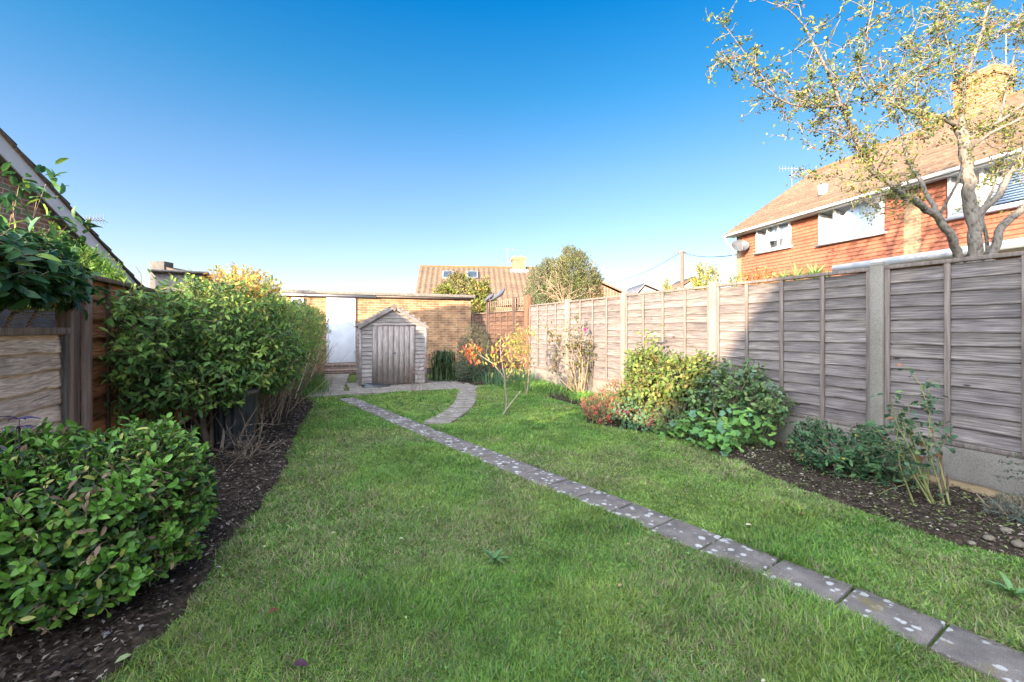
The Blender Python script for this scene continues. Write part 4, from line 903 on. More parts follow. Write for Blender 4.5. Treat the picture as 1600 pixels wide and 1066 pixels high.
# viburnum bush
o = plant('viburnum_bush', (-1.15,5.3,0), 'large leafy dark green bush on bare trunks against the left fence', 'shrub')
g = Geo(); gs = Geo()
cols = [(.065,.13,.038),(.12,.22,.05),(.20,.31,.06),(.33,.41,.09)]
for c, r, n, wts in (((-1.05,5.75,1.34),(.50,.80,.44),820,[3,3,2,1]), ((-1.0,6.9,1.24),(.58,.95,.52),1050,[2,3,3,1.6]), ((-1.36,5.1,1.05),(.26,.62,.40),210,[4,3,1,.3]), ((-.78,5.9,1.0),(.40,.6,.40),420,[3,3,1.5,.5]), ((-.98,5.25,.80),(.36,.35,.30),230,[3,3,1.5,.5]), ((-1.36,4.80,1.27),(.22,.48,.36),190,[3,3,1.5,.6]), ((-1.42,4.85,.82),(.18,.45,.34),90,[4,3,1,.3]), ((-.62,6.0,.72),(.22,.4,.16),120,[3,3,1.5,.5]), ((-1.3,5.6,.72),(.25,.5,.25),110,[4,3,1,.3]), ((-.68,5.55,.98),(.30,.45,.30),420,[3,3,2,.8]), ((-.55,6.6,.95),(.32,.7,.38),420,[3,3,2,.8])):
    P, N = shape_pts(n, c, r, p=2.6, shell=1.6, nz=.5, seed=int(n), fq=3.6)
    m = (P[:,2] < 2.0) & (P[:,0] > LS+.03); twiggy(P[m], N[m], g, gs, 6, .23, .062, .028, cols, wts, up=.15, out=.8, jit=1.1, big=True, flat=.55, droop=.25, odd=(.012,(.32,.30,.06)), twcol=(.15,.11,.07), tr=.002)
P, N = shape_pts(380, (-.95,7.2,1.82), (.4,.75,.27), p=2.2, shell=1, nz=.5, seed=5)
twiggy(P, N, g, gs, 6, .2, .055, .024, [(.50,.34,.07),(.55,.33,.09),(.28,.29,.06)], [2,1,1], up=.9, out=.5, jit=.5, big=True)
for i in range(85):    # wild shoots reaching over the fence side
    a = np.array([-1.35+R.normal()*.12, R.uniform(4.9,6.2), R.uniform(.9,1.6)]); pts = branch(a, (R.normal()*.5,-1.0,R.uniform(-.4,.6)), R.uniform(.3,.62), 5, .18)
    pts[:,0] = np.maximum(pts[:,0], LS+.05); gs.tube(pts, np.linspace(.004,.0015,6), 4, (.2,.15,.1))
    if R.random() < .6: leaves(g, pts[2:].repeat(2,0), rv(8)+np.array([0,-.5,-.2]), rv(8)*.4+np.array([0,0,1]), .06, .026, palette(cols,[3,2,1,.5],8), big=True)
for px_, py_, tx, ty, Zt, r0 in ((326,690,300,560,5.0,.034),(332,688,392,560,5.4,.03),(345,700,350,590,5.0,.016),(318,680,250,600,4.9,.02),(330,692,330,520,5.3,.022)):
    b0 = gr(px_, py_+8); b0[2] = 0; e = at(tx,ty,Zt); e[0] = max(e[0], LS+.12); m_ = (b0+e)/2+R.normal(size=3)*.05; pts = np.array([b0, b0*.6+m_*.4+R.normal(size=3)*.015, m_, m_*.4+e*.6+R.normal(size=3)*.03, e])
    gs.tube(pts, np.linspace(r0*1.15,r0*.5,5), 8, (1.5*.17,1.5*.13,1.5*.095))
    for q in range(9):
        bb_ = branch(pts[2+q%3], R.normal(size=3)*.7+np.array([.1,.1,.8]), R.uniform(.4,.9), 5, .2); bb_[:,0] = np.maximum(bb_[:,0], LS+.05); gs.tube(bb_, np.linspace(r0*.4,.003,6), 5, (.2,.15,.11))
g.build('foliage', LEAF, o); gs.build('trunk', TWIG, o)
# privet hedge behind it
o = plant('privet_hedge', (-.8,10.2,0), 'long privet hedge with bare tan stems at its foot, running back to the garage', 'hedge')
g = Geo(); gs = Geo()
cols = [(.08,.16,.04),(.14,.26,.05),(.22,.36,.065),(.34,.43,.09),(.42,.34,.11)]
for c, r, n in (((-.92,8.3,1.16),(.60,1.2,.68),3000), ((-.74,10.3,1.14),(.70,1.3,.68),3000), ((-.62,12.1,1.08),(.74,1.2,.72),2400)):
    P, N = shape_pts(n, c, r, p=3.2, shell=4, nz=.22, seed=int(n/7), fq=2.6)
    twiggy(P, N, g, gs, 7, .13, .040, .020, cols, [2,3,2.4,1.6,.5], up=.4, out=.8, jit=.8, flat=.4, twcol=(.26,.19,.12), tr=.002)
P, N = shape_pts(500, (-.35,9.6,.7), (.35,2.4,.35), p=2.4, shell=1, nz=.5, seed=77)
twiggy(P, N, g, gs, 4, .15, .036, .015, cols, [2,2,2,2,2], up=.2, jit=1)
for i in range(420):
    y_ = R.uniform(6.2,12.6); x_ = -1.0+(y_-6)*.09+R.normal()*.20; a = np.array([x_,y_,0.0]); pts = branch(a, (R.uniform(-.15,.65),R.uniform(-.2,.75),1), R.uniform(.5,1.1), 4, .10)
    c_ = np.array([.22,.16,.10])*R.uniform(.4,1.35); gs.tube(pts, np.linspace(R.uniform(.004,.009),.003,5), 4, tuple(c_), cap=False)
for i in range(12):
    a = gr(*[(462,612),(452,618),(440,628),(468,606)][i%4]); pts = branch(a+R.normal(size=3)*np.array([.1,.15,0]), (.28,.55,.75), R.uniform(.9,1.3), 5, .03); gs.tube(pts, np.linspace(.009,.004,6), 5, (.5,.4,.27), cap=False)
g.build('foliage', LEAF, o); gs.build('stems', TWIG, o)
# bare twiggy shrub in front of the bin
o = plant('bare_shrub', (*gr(382,722)[:2],0), 'leafless tan twiggy stems in front of the dustbin', 'shrub')
gs = Geo(); b0 = gr(380,724); b0[2] = 0
for i in range(15):
    pts = branch(b0+R.normal(size=3)*np.array([.03,.03,0]), R.normal(size=3)*np.array([.6,.6,.3])+np.array([.15,.25,.75]), R.uniform(.3,.75), 6, .2); gs.tube(pts, np.linspace(.006,.002,7), 5, tuple(np.array([.14,.10,.07])*R.uniform(.5,1.3)), cap=False)
    for q in range(3):
        p2 = branch(pts[2+q], R.normal(size=3)+np.array([.1,.2,.4]), R.uniform(.12,.35), 4, .2); gs.tube(p2, np.linspace(.003,.001,5), 4, (.16,.115,.08), cap=False)
for i in range(40):
    a = np.array([R.uniform(-1.1,-.5),R.uniform(4.3,7.0),.04]); pts = branch(a, (R.normal(),R.normal(),R.uniform(.0,.35)), R.uniform(.2,.5), 4, .15); pts[:,2] = np.maximum(pts[:,2],.03); gs.tube(pts, np.linspace(.004,.0015,5), 4, (.15,.11,.08), cap=False)
gs.build('stems', TWIG, o)
# camellia over the low fence
o = plant('camellia', (-1.95,3.4,0), 'glossy dark camellia reaching over the low fence on the left', 'shrub')
g = Geo(); gs = Geo()
cols = [(.022,.07,.025),(.04,.105,.032),(.065,.15,.04),(.17,.26,.04)]
P, N = shape_pts(900, (-1.80,3.50,1.60), (.38,.74,.26), p=2.4, shell=2, nz=.3, seed=21, keep=lambda q: q[:,2] > 1.47)
twiggy(P, N, g, gs, 5, .16, .088, .042, cols, [3,3,1.6,.5], up=.1, out=.7, jit=.7, big=True, flat=.4, droop=.45, twcol=(.22,.17,.11), odd=(.02,(.4,.36,.05)), tr=.003)
P, N = shape_pts(350, (-2.2,1.9,1.6), (.45,1.0,.5), p=2.2, shell=2, nz=.3, seed=22)
twiggy(P, N, g, gs, 5, .16, .085, .04, cols, [3,3,1.6,.5], big=True, droop=.4, tr=.003)
for tx, ty, Zt in ((30,290,3.0),(72,288,3.0),(85,345,3.1),(18,335,2.9),(100,372,3.2),(60,300,3.05),(8,395,2.8),(128,430,3.4),(135,455,3.3),(108,350,3.2),(20,310,2.95)):
    e = at(tx,ty,Zt); s_ = at(40,440,3.0)+R.normal(size=3)*.05; m_ = (e+s_)/2+np.array([-.05,0,-.04]); gs.tube([s_,m_,e], [.004,.0035,.002], 6, (.2,.14,.09))
    n_ = 13; P = e+R.normal(size=(n_,3))*.06; leaves(g, P, rv(n_)+np.array([.1,0,-.15]), rv(n_)*.5+np.array([0,0,1]), R.uniform(.07,.105,n_), R.uniform(.034,.046,n_), palette(cols,[2,2,2,1],n_), big=True)
    P = m_+R.normal(size=(4,3))*.05; leaves(g, P, rv(4), rv(4)*.5+np.array([0,0,1]), .09, .042, palette(cols,[2,2,2,1],4), big=True)
for i in range(9):
    a = np.array([-1.95+R.normal()*.05,3.2+R.normal()*.15,0]); pts = branch(a,(R.normal()*.12,R.normal()*.25,1),1.7,6,.08); pts[:,0] = np.minimum(pts[:,0], LS-.1); gs.tube(pts, np.linspace(.022,.008,7), 7, (.24,.19,.14))
for i in range(10):
    a = at(R.uniform(0,20), R.uniform(478,508), 2.75); b = at(R.uniform(70,108), R.uniform(470,506), 3.3); m_ = (a+b)/2+np.array([0,0,R.normal()*.02]); gs.tube([a,m_,b], [.0025,.002,.0015], 4, (.34,.27,.19))
g.build('foliage', GLOSS, o); gs.build('stems', TWIG, o)
# neighbour's shed seen in the gap
o = plant('neighbour_shed', (-3.2,3.6,0), 'orange brown shed with black blocks painted as its dark opening, seen over the low fence', 'shed')
k = Geo(); k.bb(-3.9,-2.72,2.4,3.78,0,1.9,(1.6,1.2,.95)); k.bb(-2.72,-2.66,3.70,3.80,0,1.9,(2.,1.7,1.4)); k.build('wall', WOODB, o)
k = Geo(); k.bb(-3.9,-3.3,3.8,7.4,0,1.9); k.bb(-3.3,-2.5,5.3,7.4,0,1.45); k.build('void_shade', DARK, o)  # solid black blocks painted as the shade inside the opening
# lime conifer hedge in front of the left house
o = plant('conifer_bush', (-2.9,6.6,0), 'bright lime green feathery conifer in front of the brown brick gable', 'shrub')
g = Geo(); gs = Geo()
cols = [(.16,.34,.04),(.26,.48,.06),(.42,.62,.07),(.58,.66,.12)]
for px_, py_, r_x in ((70,368,.4),(95,376,.45),(125,392,.42),(150,410,.35),(172,427,.28),(40,375,.4)):
    e = at(px_, py_+6, 5.6); P, N = shape_pts(620, (e[0],e[1],e[2]-.42), (r_x,r_x,.46), p=2, shell=2, nz=.4, seed=px_, fq=5)
    twiggy(P, N, g, gs, 8, .14, .036, .013, cols, [2,3,2,1], up=1.0, out=.5, jit=.5, flat=.2)
e = at(110,440,5.6); P, N = shape_pts(900, (e[0]-.1,e[1],1.0), (.5,1.0,1.0), p=2.5, shell=2, nz=.2, seed=3); twiggy(P, N, g, gs, 5, .14, .035, .012, cols, [3,2,1,0], up=.8)
g.build('foliage', LEAF, o); gs.build('stems', TWIG, o)
# purple leaved stem by the near fence
o = plant('purple_plant', (*at(6,700,2.0)[:2],0), 'purple leaved stem rising at the far left edge beside the low fence', 'plant')
g = Geo(); gs = Geo(); b0 = at(4,860,1.95)
for tx, ty in ((26,668),(30,655),(8,705),(40,742),(2,740)):
    e = at(tx,ty,2.0); gs.tube([b0,(b0+e)/2+R.normal(size=3)*.01,e],[.003,.0025,.0015],5,(.09,.06,.07))
    leaves(g, np.tile(e,(6,1)), nrm(R.normal(size=(6,3))*np.array([1,1,.15])), np.tile([0,0,1.],(6,1))+rv(6)*.2, R.uniform(.05,.085,6), .016, palette([(.10,.07,.17),(.14,.08,.15)],[1,1],6), big=True)
g.build('leaves', LEAF, o); gs.build('stem', TWIG, o)
# hump of autumn leaves above garage hedge skipped; shrubs by the shed
def simple_bush(name, label, c, r, n, k, L, W, cols, wts, p=2.2, shell=2.5, nz=.3, seed=1, base=None, big=False, cat='shrub', stems=6, lob=False, mat=None, droop=0., up=.3, tl=.12, stemcol=(.2,.15,.1), odd=None, sr=.006, group=None, keep=None, jit=.6, out=.8, fq=2.6):
    base = base if base is not None else (c[0],c[1],0)
    o = plant(name, base, label, cat, group); g = Geo(); gs = Geo()
    kp = keep or (lambda q: q[:,2] > .03)
    P, N = shape_pts(n, c, r, p=p, shell=shell, nz=nz, seed=seed, keep=kp, fq=fq)
    twiggy(P, N, g, gs, k, tl, L, W, cols, wts, big=big, lob=lob, droop=droop, up=up, odd=odd, twcol=stemcol, jit=jit, out=out)
    for i in range(stems):
        d = R.normal(size=3)*np.array([r[0],r[1],0])*.45; e = np.array(c)+d*1.2+np.array([0,0,r[2]*.5]); b = np.array(base)+R.normal(size=3)*np.array([.04,.04,0]); m_ = (b+e)/2+d*.3
        gs.tube([b,m_,e], [sr*1.4,sr,sr*.5], 6, stemcol)
    g.build('foliage', mat or LEAF, o); gs.build('stems', TWIG, o); return o
simple_bush('pittosporum', 'rounded dark grey green shrub at the foot of the trellis fence', (3.45,10.35,.30), (.52,.42,.33), 1300, 6, .028, .014, [(.03,.06,.03),(.05,.09,.045),(.08,.13,.07)], [2,2,1], seed=31)
simple_bush('pittosporum', 'tall dark upright shrub against the garage corner behind the rounded one', (3.75,11.4,.65), (.42,.45,.70), 1200, 6, .03, .015, [(.03,.06,.03),(.05,.085,.04),(.07,.11,.06)], [2,2,1], seed=32)
o = plant('arching_grass', (2.75,10.75,0), 'clump of dark arching strap leaves beside the shed', 'plant'); g = Geo(); n = 420
a = R.uniform(0,6.28,n); b0 = np.c_[2.78+R.normal(size=n)*.12, 10.85+R.normal(size=n)*.15, np.zeros(n)]; h = R.uniform(.45,.95,n); o_ = R.uniform(.1,.5,n)
p1 = b0+np.c_[np.cos(a)*o_*.4,np.sin(a)*o_*.4,h*.8]; p2 = p1+np.c_[np.cos(a)*o_*.6,np.sin(a)*o_*.6,-h*R.uniform(-.1,.35,n)]
c = palette([(.04,.075,.03),(.07,.11,.045),(.11,.14,.06)],[2,2,1],n); s_ = np.c_[-np.sin(a),np.cos(a),a*0]*.007
V = np.stack([b0-s_,b0+s_,p1-s_,p1+s_,p2],1).reshape(-1,3); fi = np.arange(n)[:,None]*5
g.V.append(V); g.C.append(np.repeat(c,5,0)); g.T.append(V); g.n=len(V); g.F += [fi+np.array([[0,1,3]]), fi+np.array([[0,3,2]]), fi+np.array([[2,3,4]])]
g.build('leaves', LEAF, o)
def blades(name, label, cx, cy, rx, ry, n, h0, h1, spread, wid, cols, cat='plant', group=None):
    g = Geo(); a = R.uniform(0,6.28,n); b0 = np.c_[cx+R.normal(size=n)*rx, cy+R.normal(size=n)*ry, np.zeros(n)]; h = R.uniform(h0,h1,n); o_ = R.uniform(.1,1,n)*spread
    p1 = b0+np.c_[np.cos(a)*o_*.4,np.sin(a)*o_*.4,h*.65]; p2 = p1+np.c_[np.cos(a)*o_*.6,np.sin(a)*o_*.6,h*.3]
    c = palette(cols,np.ones(len(cols)),n)*R.uniform(.8,1.2,(n,1)); s_ = np.c_[-np.sin(a+1),np.cos(a+1),a*0]*wid
    V = np.stack([b0-s_,b0+s_,p1-s_,p1+s_,p2],1).reshape(-1,3); fi = np.arange(n)[:,None]*5
    g.V.append(V); g.C.append(np.repeat(c,5,0)); g.T.append(V); g.n=len(V); g.F += [fi+np.array([[0,1,3]]), fi+np.array([[0,3,2]]), fi+np.array([[2,3,4]])]
    return tag(g.build(name, LEAF), label, cat, group)
blades('iris_clump', 'upright blue green bulb leaves at the foot of the trellis fence', 4.0,9.7,.30,.25,420,.22,.42,.14,.006,[(.09,.17,.08),(.12,.2,.09)])
blades('grass_tuft', 'bright green grassy clump at the foot of the far climbing rose', 4.35,6.9,.16,.35,600,.08,.18,.16,.006,[(.17,.30,.05),(.12,.24,.05)])
blades('grass_tuft', 'rough green grass growing between the left hedge and the patio', -.15,10.6,.14,.8,900,.08,.28,.14,.006,[(.09,.17,.04),(.12,.2,.05)])
blades('grass_tuft', 'green weedy grass under the two young trees beside the far fence', 4.25,8.7,.22,.55,1200,.06,.2,.16,.006,[(.10,.2,.04),(.13,.23,.05)])
# saplings
def limbs(polys, g, col, n=7):
    for pts, r0, r1 in polys:
        pts = np.array(pts); q = resample(pts, np.linalg.norm(np.diff(pts,axis=0),axis=1).sum()/8); q[1:-1] += R.normal(size=q[1:-1].shape)*r0*.35
        g.tube(q, np.linspace(r0,r1,len(q)), n, col)
def drooping(g, gs, cen, spread, n, L, W, cols, wts):
    cen = np.asarray(cen); P = cen+R.normal(size=(n,3))*spread
    leaves(g, P, nrm(rv(n)*.7+np.array([0,0,-.55])), rv(n)*.7+np.array([0,0,.6]), L*R.uniform(.7,1.2,n), W*R.uniform(.8,1.2,n), palette(cols,wts,n)*R.uniform(.8,1.2,(n,1)), big=True)
    Q = P+rv(n)*.03; gs.sticks(np.tile(cen,(n//4,1)), P[:n//4], .0025, .0012, (.3,.2,.12))
o = plant('young_tree', (*gr(791,645)[:2],0), 'young tree with coral and yellow drooping leaves standing in the lawn', 'tree'); g = Geo(); gs = Geo()
b0 = gr(791,647); b0[2]=0; Z0 = b0[0]*SY+b0[1]*CY
J = lambda x,y_,dz=0: at(x,y_,Z0+dz)
limbs([([b0,J(791,610),J(788,590)],.016,.013),([J(788,592),J(775,572),J(758,560),J(744,551),J(733,546)],.011,.004),([J(789,592),J(784,565),J(781,540),J(783,525)],.011,.004),([J(782,555),J(792,535),J(790,520)],.006,.003),([J(790,598),J(797,586),J(800,575)],.006,.003)], gs, (.20,.155,.12))
CO = [(.50,.10,.06),(.46,.18,.06),(.38,.25,.07)]; YE = [(.28,.24,.045),(.22,.23,.05),(.36,.20,.05),(.18,.21,.045)]
for x_,y__,n_ in ((735,549,34),(729,546,26),(742,555,22),(744,541,20),(738,560,16)): drooping(g,gs,J(x_,y__),.05,n_,.075,.026,CO+YE[:1],[2,2,1,1])
for x_,y__,n_ in ((758,556,8),(782,545,24),(777,560,12),(775,550,14),(788,528,14),(793,537,16),(800,586,8),(776,568,6)): drooping(g,gs,J(x_,y__),.06,n_,.075,.026,CO+YE,[.7,1,1,2,2,2,2])
g.build('leaves', LEAF, o); gs.build('trunk', TWIG, o)
k = Geo(); k.tube([gr(786,648,.0), J(797,632), J(814,611)], [.012,.012,.01], 7, (.22,.2,.12)); tag(k.build('garden_stake', TWIG), 'leaning mossy stake stuck in the lawn at the foot of the young tree', 'stake')
o = plant('young_tree', (*gr(823,617)[:2],0), 'young tree with yellow drooping leaves near the end of the grey fence', 'tree'); g = Geo(); gs = Geo()
b0 = gr(823,617); b0[2]=0; Z0 = b0[0]*SY+b0[1]*CY
limbs([([b0,J(826,590),J(828,560),J(826,530),J(824,518)],.017,.005),([J(827,570),J(815,550),J(808,530)],.008,.003),([J(822,610),J(819,596)],.008,.005),([J(828,555),J(835,540),J(838,528)],.006,.003)], gs, (.20,.145,.10))
for i in range(24):
    x_, y__ = R.uniform(797,834), R.uniform(518,578); drooping(g,gs,at(x_,y__,Z0+R.normal()*.15),.07,15,.075,.024,YE+CO[1:2],[3,3,1,3,.6])
g.build('leaves', LEAF, o); gs.build('trunk', TWIG, o)
# roses
def rose(name, label, base, tips, Zs, nleaf, cols, wts, cane, L=.035, W=.022, flowers=(), r=.008, spread=.06, bend=.08, big=True):
    o = plant(name, base, label, 'shrub'); g = Geo(); gs = Geo(); base = np.array(base, float)
    for (tx,ty),dZ in zip(tips, Zs):
        e = at(tx,ty,(base[0]*SY+base[1]*CY)+dZ); b = base+R.normal(size=3)*np.array([.05,.05,0]); m_ = b*.5+e*.5+R.normal(size=3)*bend*.6; m2 = b*.2+e*.8+R.normal(size=3)*bend*.4
        q = resample(np.array([b,m_,m2,e]), .08); gs.tube(q, np.linspace(r,r*.35,len(q)), 6, tuple(np.array(cane)*R.uniform(.8,1.2)))
        for s_ in range(4):
            i0 = R.integers(len(q)//3, len(q)); p2 = branch(q[i0], R.normal(size=3)+np.array([0,0,.5]), R.uniform(.08,.25), 4, .2); gs.tube(p2, np.linspace(r*.4,r*.2,5), 4, cane, cap=False)
            P = p2[[2,3,4]].repeat(max(1,nleaf//10),0)+R.normal(size=(3*max(1,nleaf//10),3))*.02; n_=len(P); leaves(g, P, rv(n_)+np.array([0,0,-.1]), rv(n_)*.6+np.array([0,0,1]), L*R.uniform(.7,1.2,n_), W, palette(cols,wts,n_), big=big)
        P = q[len(q)//2:].repeat(max(1,nleaf//14),0); P = P+R.normal(size=P.shape)*spread; n_ = len(P)
        leaves(g, P, rv(n_)+np.array([0,0,-.1]), rv(n_)*.6+np.array([0,0,1]), L*R.uniform(.7,1.2,n_), W, palette(cols,wts,n_)*R.uniform(.8,1.2,(n_,1)), big=big)
    g.build('leaves', LEAF, o); gs.build('canes', TWIG, o)
    for (fx,fy,fc) in flowers:
        k = Geo(); e = at(fx,fy,(base[0]*SY+base[1]*CY)); n_=22; leaves(k, e+R.normal(size=(n_,3))*.012, rv(n_)+np.array([0,0,.4]), rv(n_), .035, .03, np.tile(fc,(n_,1))*R.uniform(.8,1.2,(n_,1))); k.build('flower', LEAF, o)
    return o
rose('climbing_rose', 'tall sparse climbing rose with one pink bloom against the sunlit far fence', (4.40,7.25,0), [(858,545),(850,505),(872,515),(885,500),(897,508),(903,500),(912,520),(905,540),(920,525),(860,570),(890,530),(925,545)], [0,.1,-.1,0,-.1,.1,0,0,.1,.1,-.1,.1], 44, [(.15,.15,.045),(.11,.13,.04),(.22,.12,.06),(.08,.085,.035)], [2,2,1,1.5], (.20,.14,.08), L=.048, W=.03, flowers=[(914,515,(.6,.03,.16))], r=.010)
rose('rose_bush', 'thin rose with dark red leaves growing in front of the shed', (*gr(654,614)[:2],0), [(640,585),(655,560),(665,548),(670,560),(680,545),(632,560),(650,572)], [0]*7, 14, [(.17,.06,.05),(.24,.09,.06),(.15,.14,.06)], [2,1,1], (.2,.12,.09), L=.03, W=.02, r=.005, spread=.05)
rose('rose_bush', 'leggy rose with thick green canes and reddish tips against the gravel board on the right', (*gr(1466,792)[:2],0), [(1392,622),(1405,640),(1398,665),(1420,632),(1438,600),(1452,596),(1430,660),(1400,690),(1410,710),(1425,700)], [-.1,0,.1,.05,0,.1,-.1,0,.1,0], 28, [(.05,.10,.05),(.08,.14,.075),(.26,.12,.07),(.13,.18,.07)], [3,3,.5,1], (.17,.17,.06), L=.045, W=.032, r=.0075, spread=.05, bend=.05)
o = plant('pruned_shrub', (*gr(1474,790)[:2],0), 'short dark cut stumps of stems beside the leggy rose', 'shrub')
for px_, py_, h in ((1472,790,.30),(1480,788,.22),(1470,792,.4)):
    k = Geo(); b = gr(px_,py_); b[2] = 0; k.tube([b, b+np.array([.01,.0,h])], .008, 6, (.12,.08,.06)); k.build('stem', TWIG, o)
# border shrubs on the right
def multi_bush(name, label, parts, k, L, W, cols, wts, base, seed=1, stems=10, sr=.006, stemcol=(.2,.15,.1), tl=.16, jit=.9, nz=.5, shell=1.2, up=.3, odd=None, lob=False):
    o = plant(name, base, label); g = Geo(); gs = Geo()
    for i, (c, r, n) in enumerate(parts):
        P, N = shape_pts(n, c, r, p=2.2, shell=shell, nz=nz, seed=seed+i*5, fq=4.5, keep=lambda q: (q[:,2] > .03) & (q[:,0] < FS-.06))
        twiggy(P, N, g, gs, k, tl, L, W, cols, wts, big=True, up=up, odd=odd, twcol=stemcol, jit=jit, lob=lob)
        for j in range(max(2, int(stems/len(parts)))):
            e = np.array(c)+R.normal(size=3)*np.array(r)*.45; b = np.array(base)+R.normal(size=3)*np.array([.05,.07,0]); m_ = (b+e)/2+R.normal(size=3)*.04
            gs.tube([b,m_,e], [sr*1.4,sr,sr*.5], 6, tuple(np.array(stemcol)*R.uniform(.7,1.3)))
    g.build('foliage', LEAF, o); gs.build('stems', TWIG, o); return o
multi_bush('currant_shrub', 'sunlit yellow green shrub with tall shoots in the middle of the right border',
  [((4.15,4.9,.70),(.38,.42,.27),480),((4.05,4.45,.62),(.32,.30,.26),300),((4.3,5.3,.78),(.28,.32,.22),220),((3.95,4.75,.42),(.35,.40,.25),320),((4.35,4.35,.80),(.2,.22,.16),90)],
  6, .046, .033, [(.10,.145,.03),(.155,.185,.04),(.065,.11,.028),(.19,.155,.05)], [2,2,2,.8], (4.1,4.6,0), seed=41, stems=24, stemcol=(.22,.155,.10))
o = [ob for ob in COL.objects if ob.name.startswith('currant_shrub')][0]
for px_, py_, Zt in ((1012,522,6.2),(1020,540,6.1),(995,560,6.2),(1030,560,6.0),(985,590,6.3)):
    g = Geo(); e = at(px_,py_,Zt); b = np.array([4.2,5.0,.5]); g.tube([b,(b+e)/2+np.array([0,0,.05]),e],[.006,.005,.003],5,(.18,.13,.08)); n_=34
    leaves(g, e+R.normal(size=(n_,3))*np.array([.07,.07,.09])-np.array([0,0,.06]), rv(n_), rv(n_)*.5+np.array([0,0,1]), R.uniform(.05,.08,n_), .045, palette([(.18,.23,.05),(.12,.17,.04)],[1,1],n_), big=True)
    g.build('shoot', LEAF, o)
multi_bush('bay_shrub', 'dense dark green shrub half in shade next to the yellow green one',
  [((4.35,3.95,.52),(.28,.36,.24),190),((4.42,3.60,.54),(.22,.26,.20),80),((4.22,4.2,.42),(.28,.28,.24),130),((4.47,3.40,.42),(.20,.22,.22),80),((4.42,3.80,.78),(.2,.32,.12),60)],
  6, .046, .031, [(.065,.125,.045),(.11,.18,.06),(.17,.235,.08),(.13,.20,.13)], [3,3,1.3,1], (4.35,3.9,0), seed=42, stems=18, stemcol=(.2,.15,.1))
simple_bush('fuchsia', 'low mound of red and pink flowers at the lawn edge in the sun', (3.72,5.35,.17), (.45,.45,.24), 700, 5, .026, .015, [(.10,.15,.04),(.20,.23,.06),(.48,.07,.05),(.52,.15,.10)], [2,2,1.8,1.2], seed=43, stems=12, nz=.4, tl=.1)
simple_bush('fuchsia', 'pale red and yellow flowering mound tight against the sunlit gravel board', (4.25,5.75,.22), (.35,.5,.28), 700, 5, .024, .014, [(.14,.16,.05),(.22,.21,.08),(.38,.06,.05)], [2,1.2,1.2], seed=44, stems=10, nz=.4, tl=.1)
simple_bush('sedum', 'low plant with dark maroon flower heads between the red flowers and the shrubs', (3.72,4.72,.16), (.25,.30,.2), 260, 5, .045, .035, [(.07,.14,.06),(.10,.17,.08),(.11,.03,.05)], [2,2,.6], seed=45, stems=6, nz=.3, big=True)
simple_bush('undergrowth', 'tangle of fine green stems and leaves under the yellow green shrub', (3.95,4.45,.2), (.35,.55,.24), 700, 6, .022, .012, [(.08,.14,.04),(.12,.17,.05),(.18,.16,.07)], [2,2,1], seed=46, stems=30, sr=.004)
# geranium / hollyhock: big lobed leaves
o = plant('hollyhock_clump', (4.1,3.75,0), 'clump of large round lobed green leaves at the front of the right border', 'plant'); g = Geo(); gs = Geo()
n = 420; cxy = np.c_[R.uniform(3.72,4.5,n), R.uniform(3.3,4.6,n)]; h = R.uniform(.03,.42,n)*np.clip((cxy[:,0]-3.5)*1.8,.2,1)
a = R.uniform(0,6.28,n); P = np.c_[cxy,h]; D = np.c_[np.cos(a),np.sin(a),R.uniform(-.35,.1,n)]; U = nrm(np.array([-.45,-.45,.8])+rv(n)*.3); L = R.uniform(.05,.13,n)
leaves(g, P-nrm(D)*L[:,None]*.5, D, U, L, L*1.05, palette([(.09,.20,.055),(.14,.28,.065),(.22,.36,.08),(.10,.20,.11)],[3,3,1.2,1],n)*R.uniform(.85,1.15,(n,1)), lob=True)
gs.sticks(np.c_[cxy*.8+np.array([4.2,3.9])*.2, np.zeros(n)], P, .003, .002, (.14,.2,.07)); g.build('leaves', LEAF, o); gs.build('stems', TWIG, o)
multi_bush('hydrangea', 'small dark green leafy bush at the foot of the nearest concrete post', [((4.2,2.6,.20),(.28,.30,.22),260),((4.3,2.3,.15),(.22,.26,.17),140),((4.2,2.82,.30),(.12,.14,.14),50),((4.42,2.42,.36),(.12,.14,.12),50)], 6, .046, .020, [(.03,.08,.035),(.055,.125,.05),(.085,.17,.06)], [3,3,1], (4.22,2.52,0), seed=51, stems=14, odd=(.012,(.5,.42,.05)), tl=.13)
o = plant('cotoneaster', (4.55,.95,0), 'thin arching cotoneaster twigs at the right edge against the gravel board', 'shrub'); g = Geo(); gs = Geo()
for ty, tx in ((722,1562),(745,1556),(735,1572),(712,1575)):
    e = at(tx,ty,3.15); s_ = np.array([4.5,1.15,.1]); s_ = at(1690,ty+25,2.75); q = resample(np.array([s_,(s_+e)/2+np.array([0,0,.03]),e]),.025); gs.tube(q, np.linspace(.004,.0015,len(q)), 4, (.1,.07,.05)); n_=len(q)*3
    leaves(g, q.repeat(3,0)+R.normal(size=(n_,3))*.008, rv(n_), rv(n_)*.5+np.array([0,0,1]), .02, .012, palette([(.03,.065,.03),(.05,.09,.04)],[1,1],n_))
P, N = shape_pts(500, (4.45,.75,.25), (.25,.5,.25), seed=52); twiggy(P,N,g,gs,5,.12,.022,.012,[(.03,.065,.03),(.05,.09,.04)],[1,1])
g.build('foliage', LEAF, o); gs.build('stems', TWIG, o)
simple_bush('lavender', 'low blue grey mound on the soil at the far right edge', (4.30,1.35,.06), (.20,.28,.10), 420, 6, .024, .007, [(.07,.11,.09),(.10,.14,.12)], [1,1], seed=53, stems=8, up=.8)
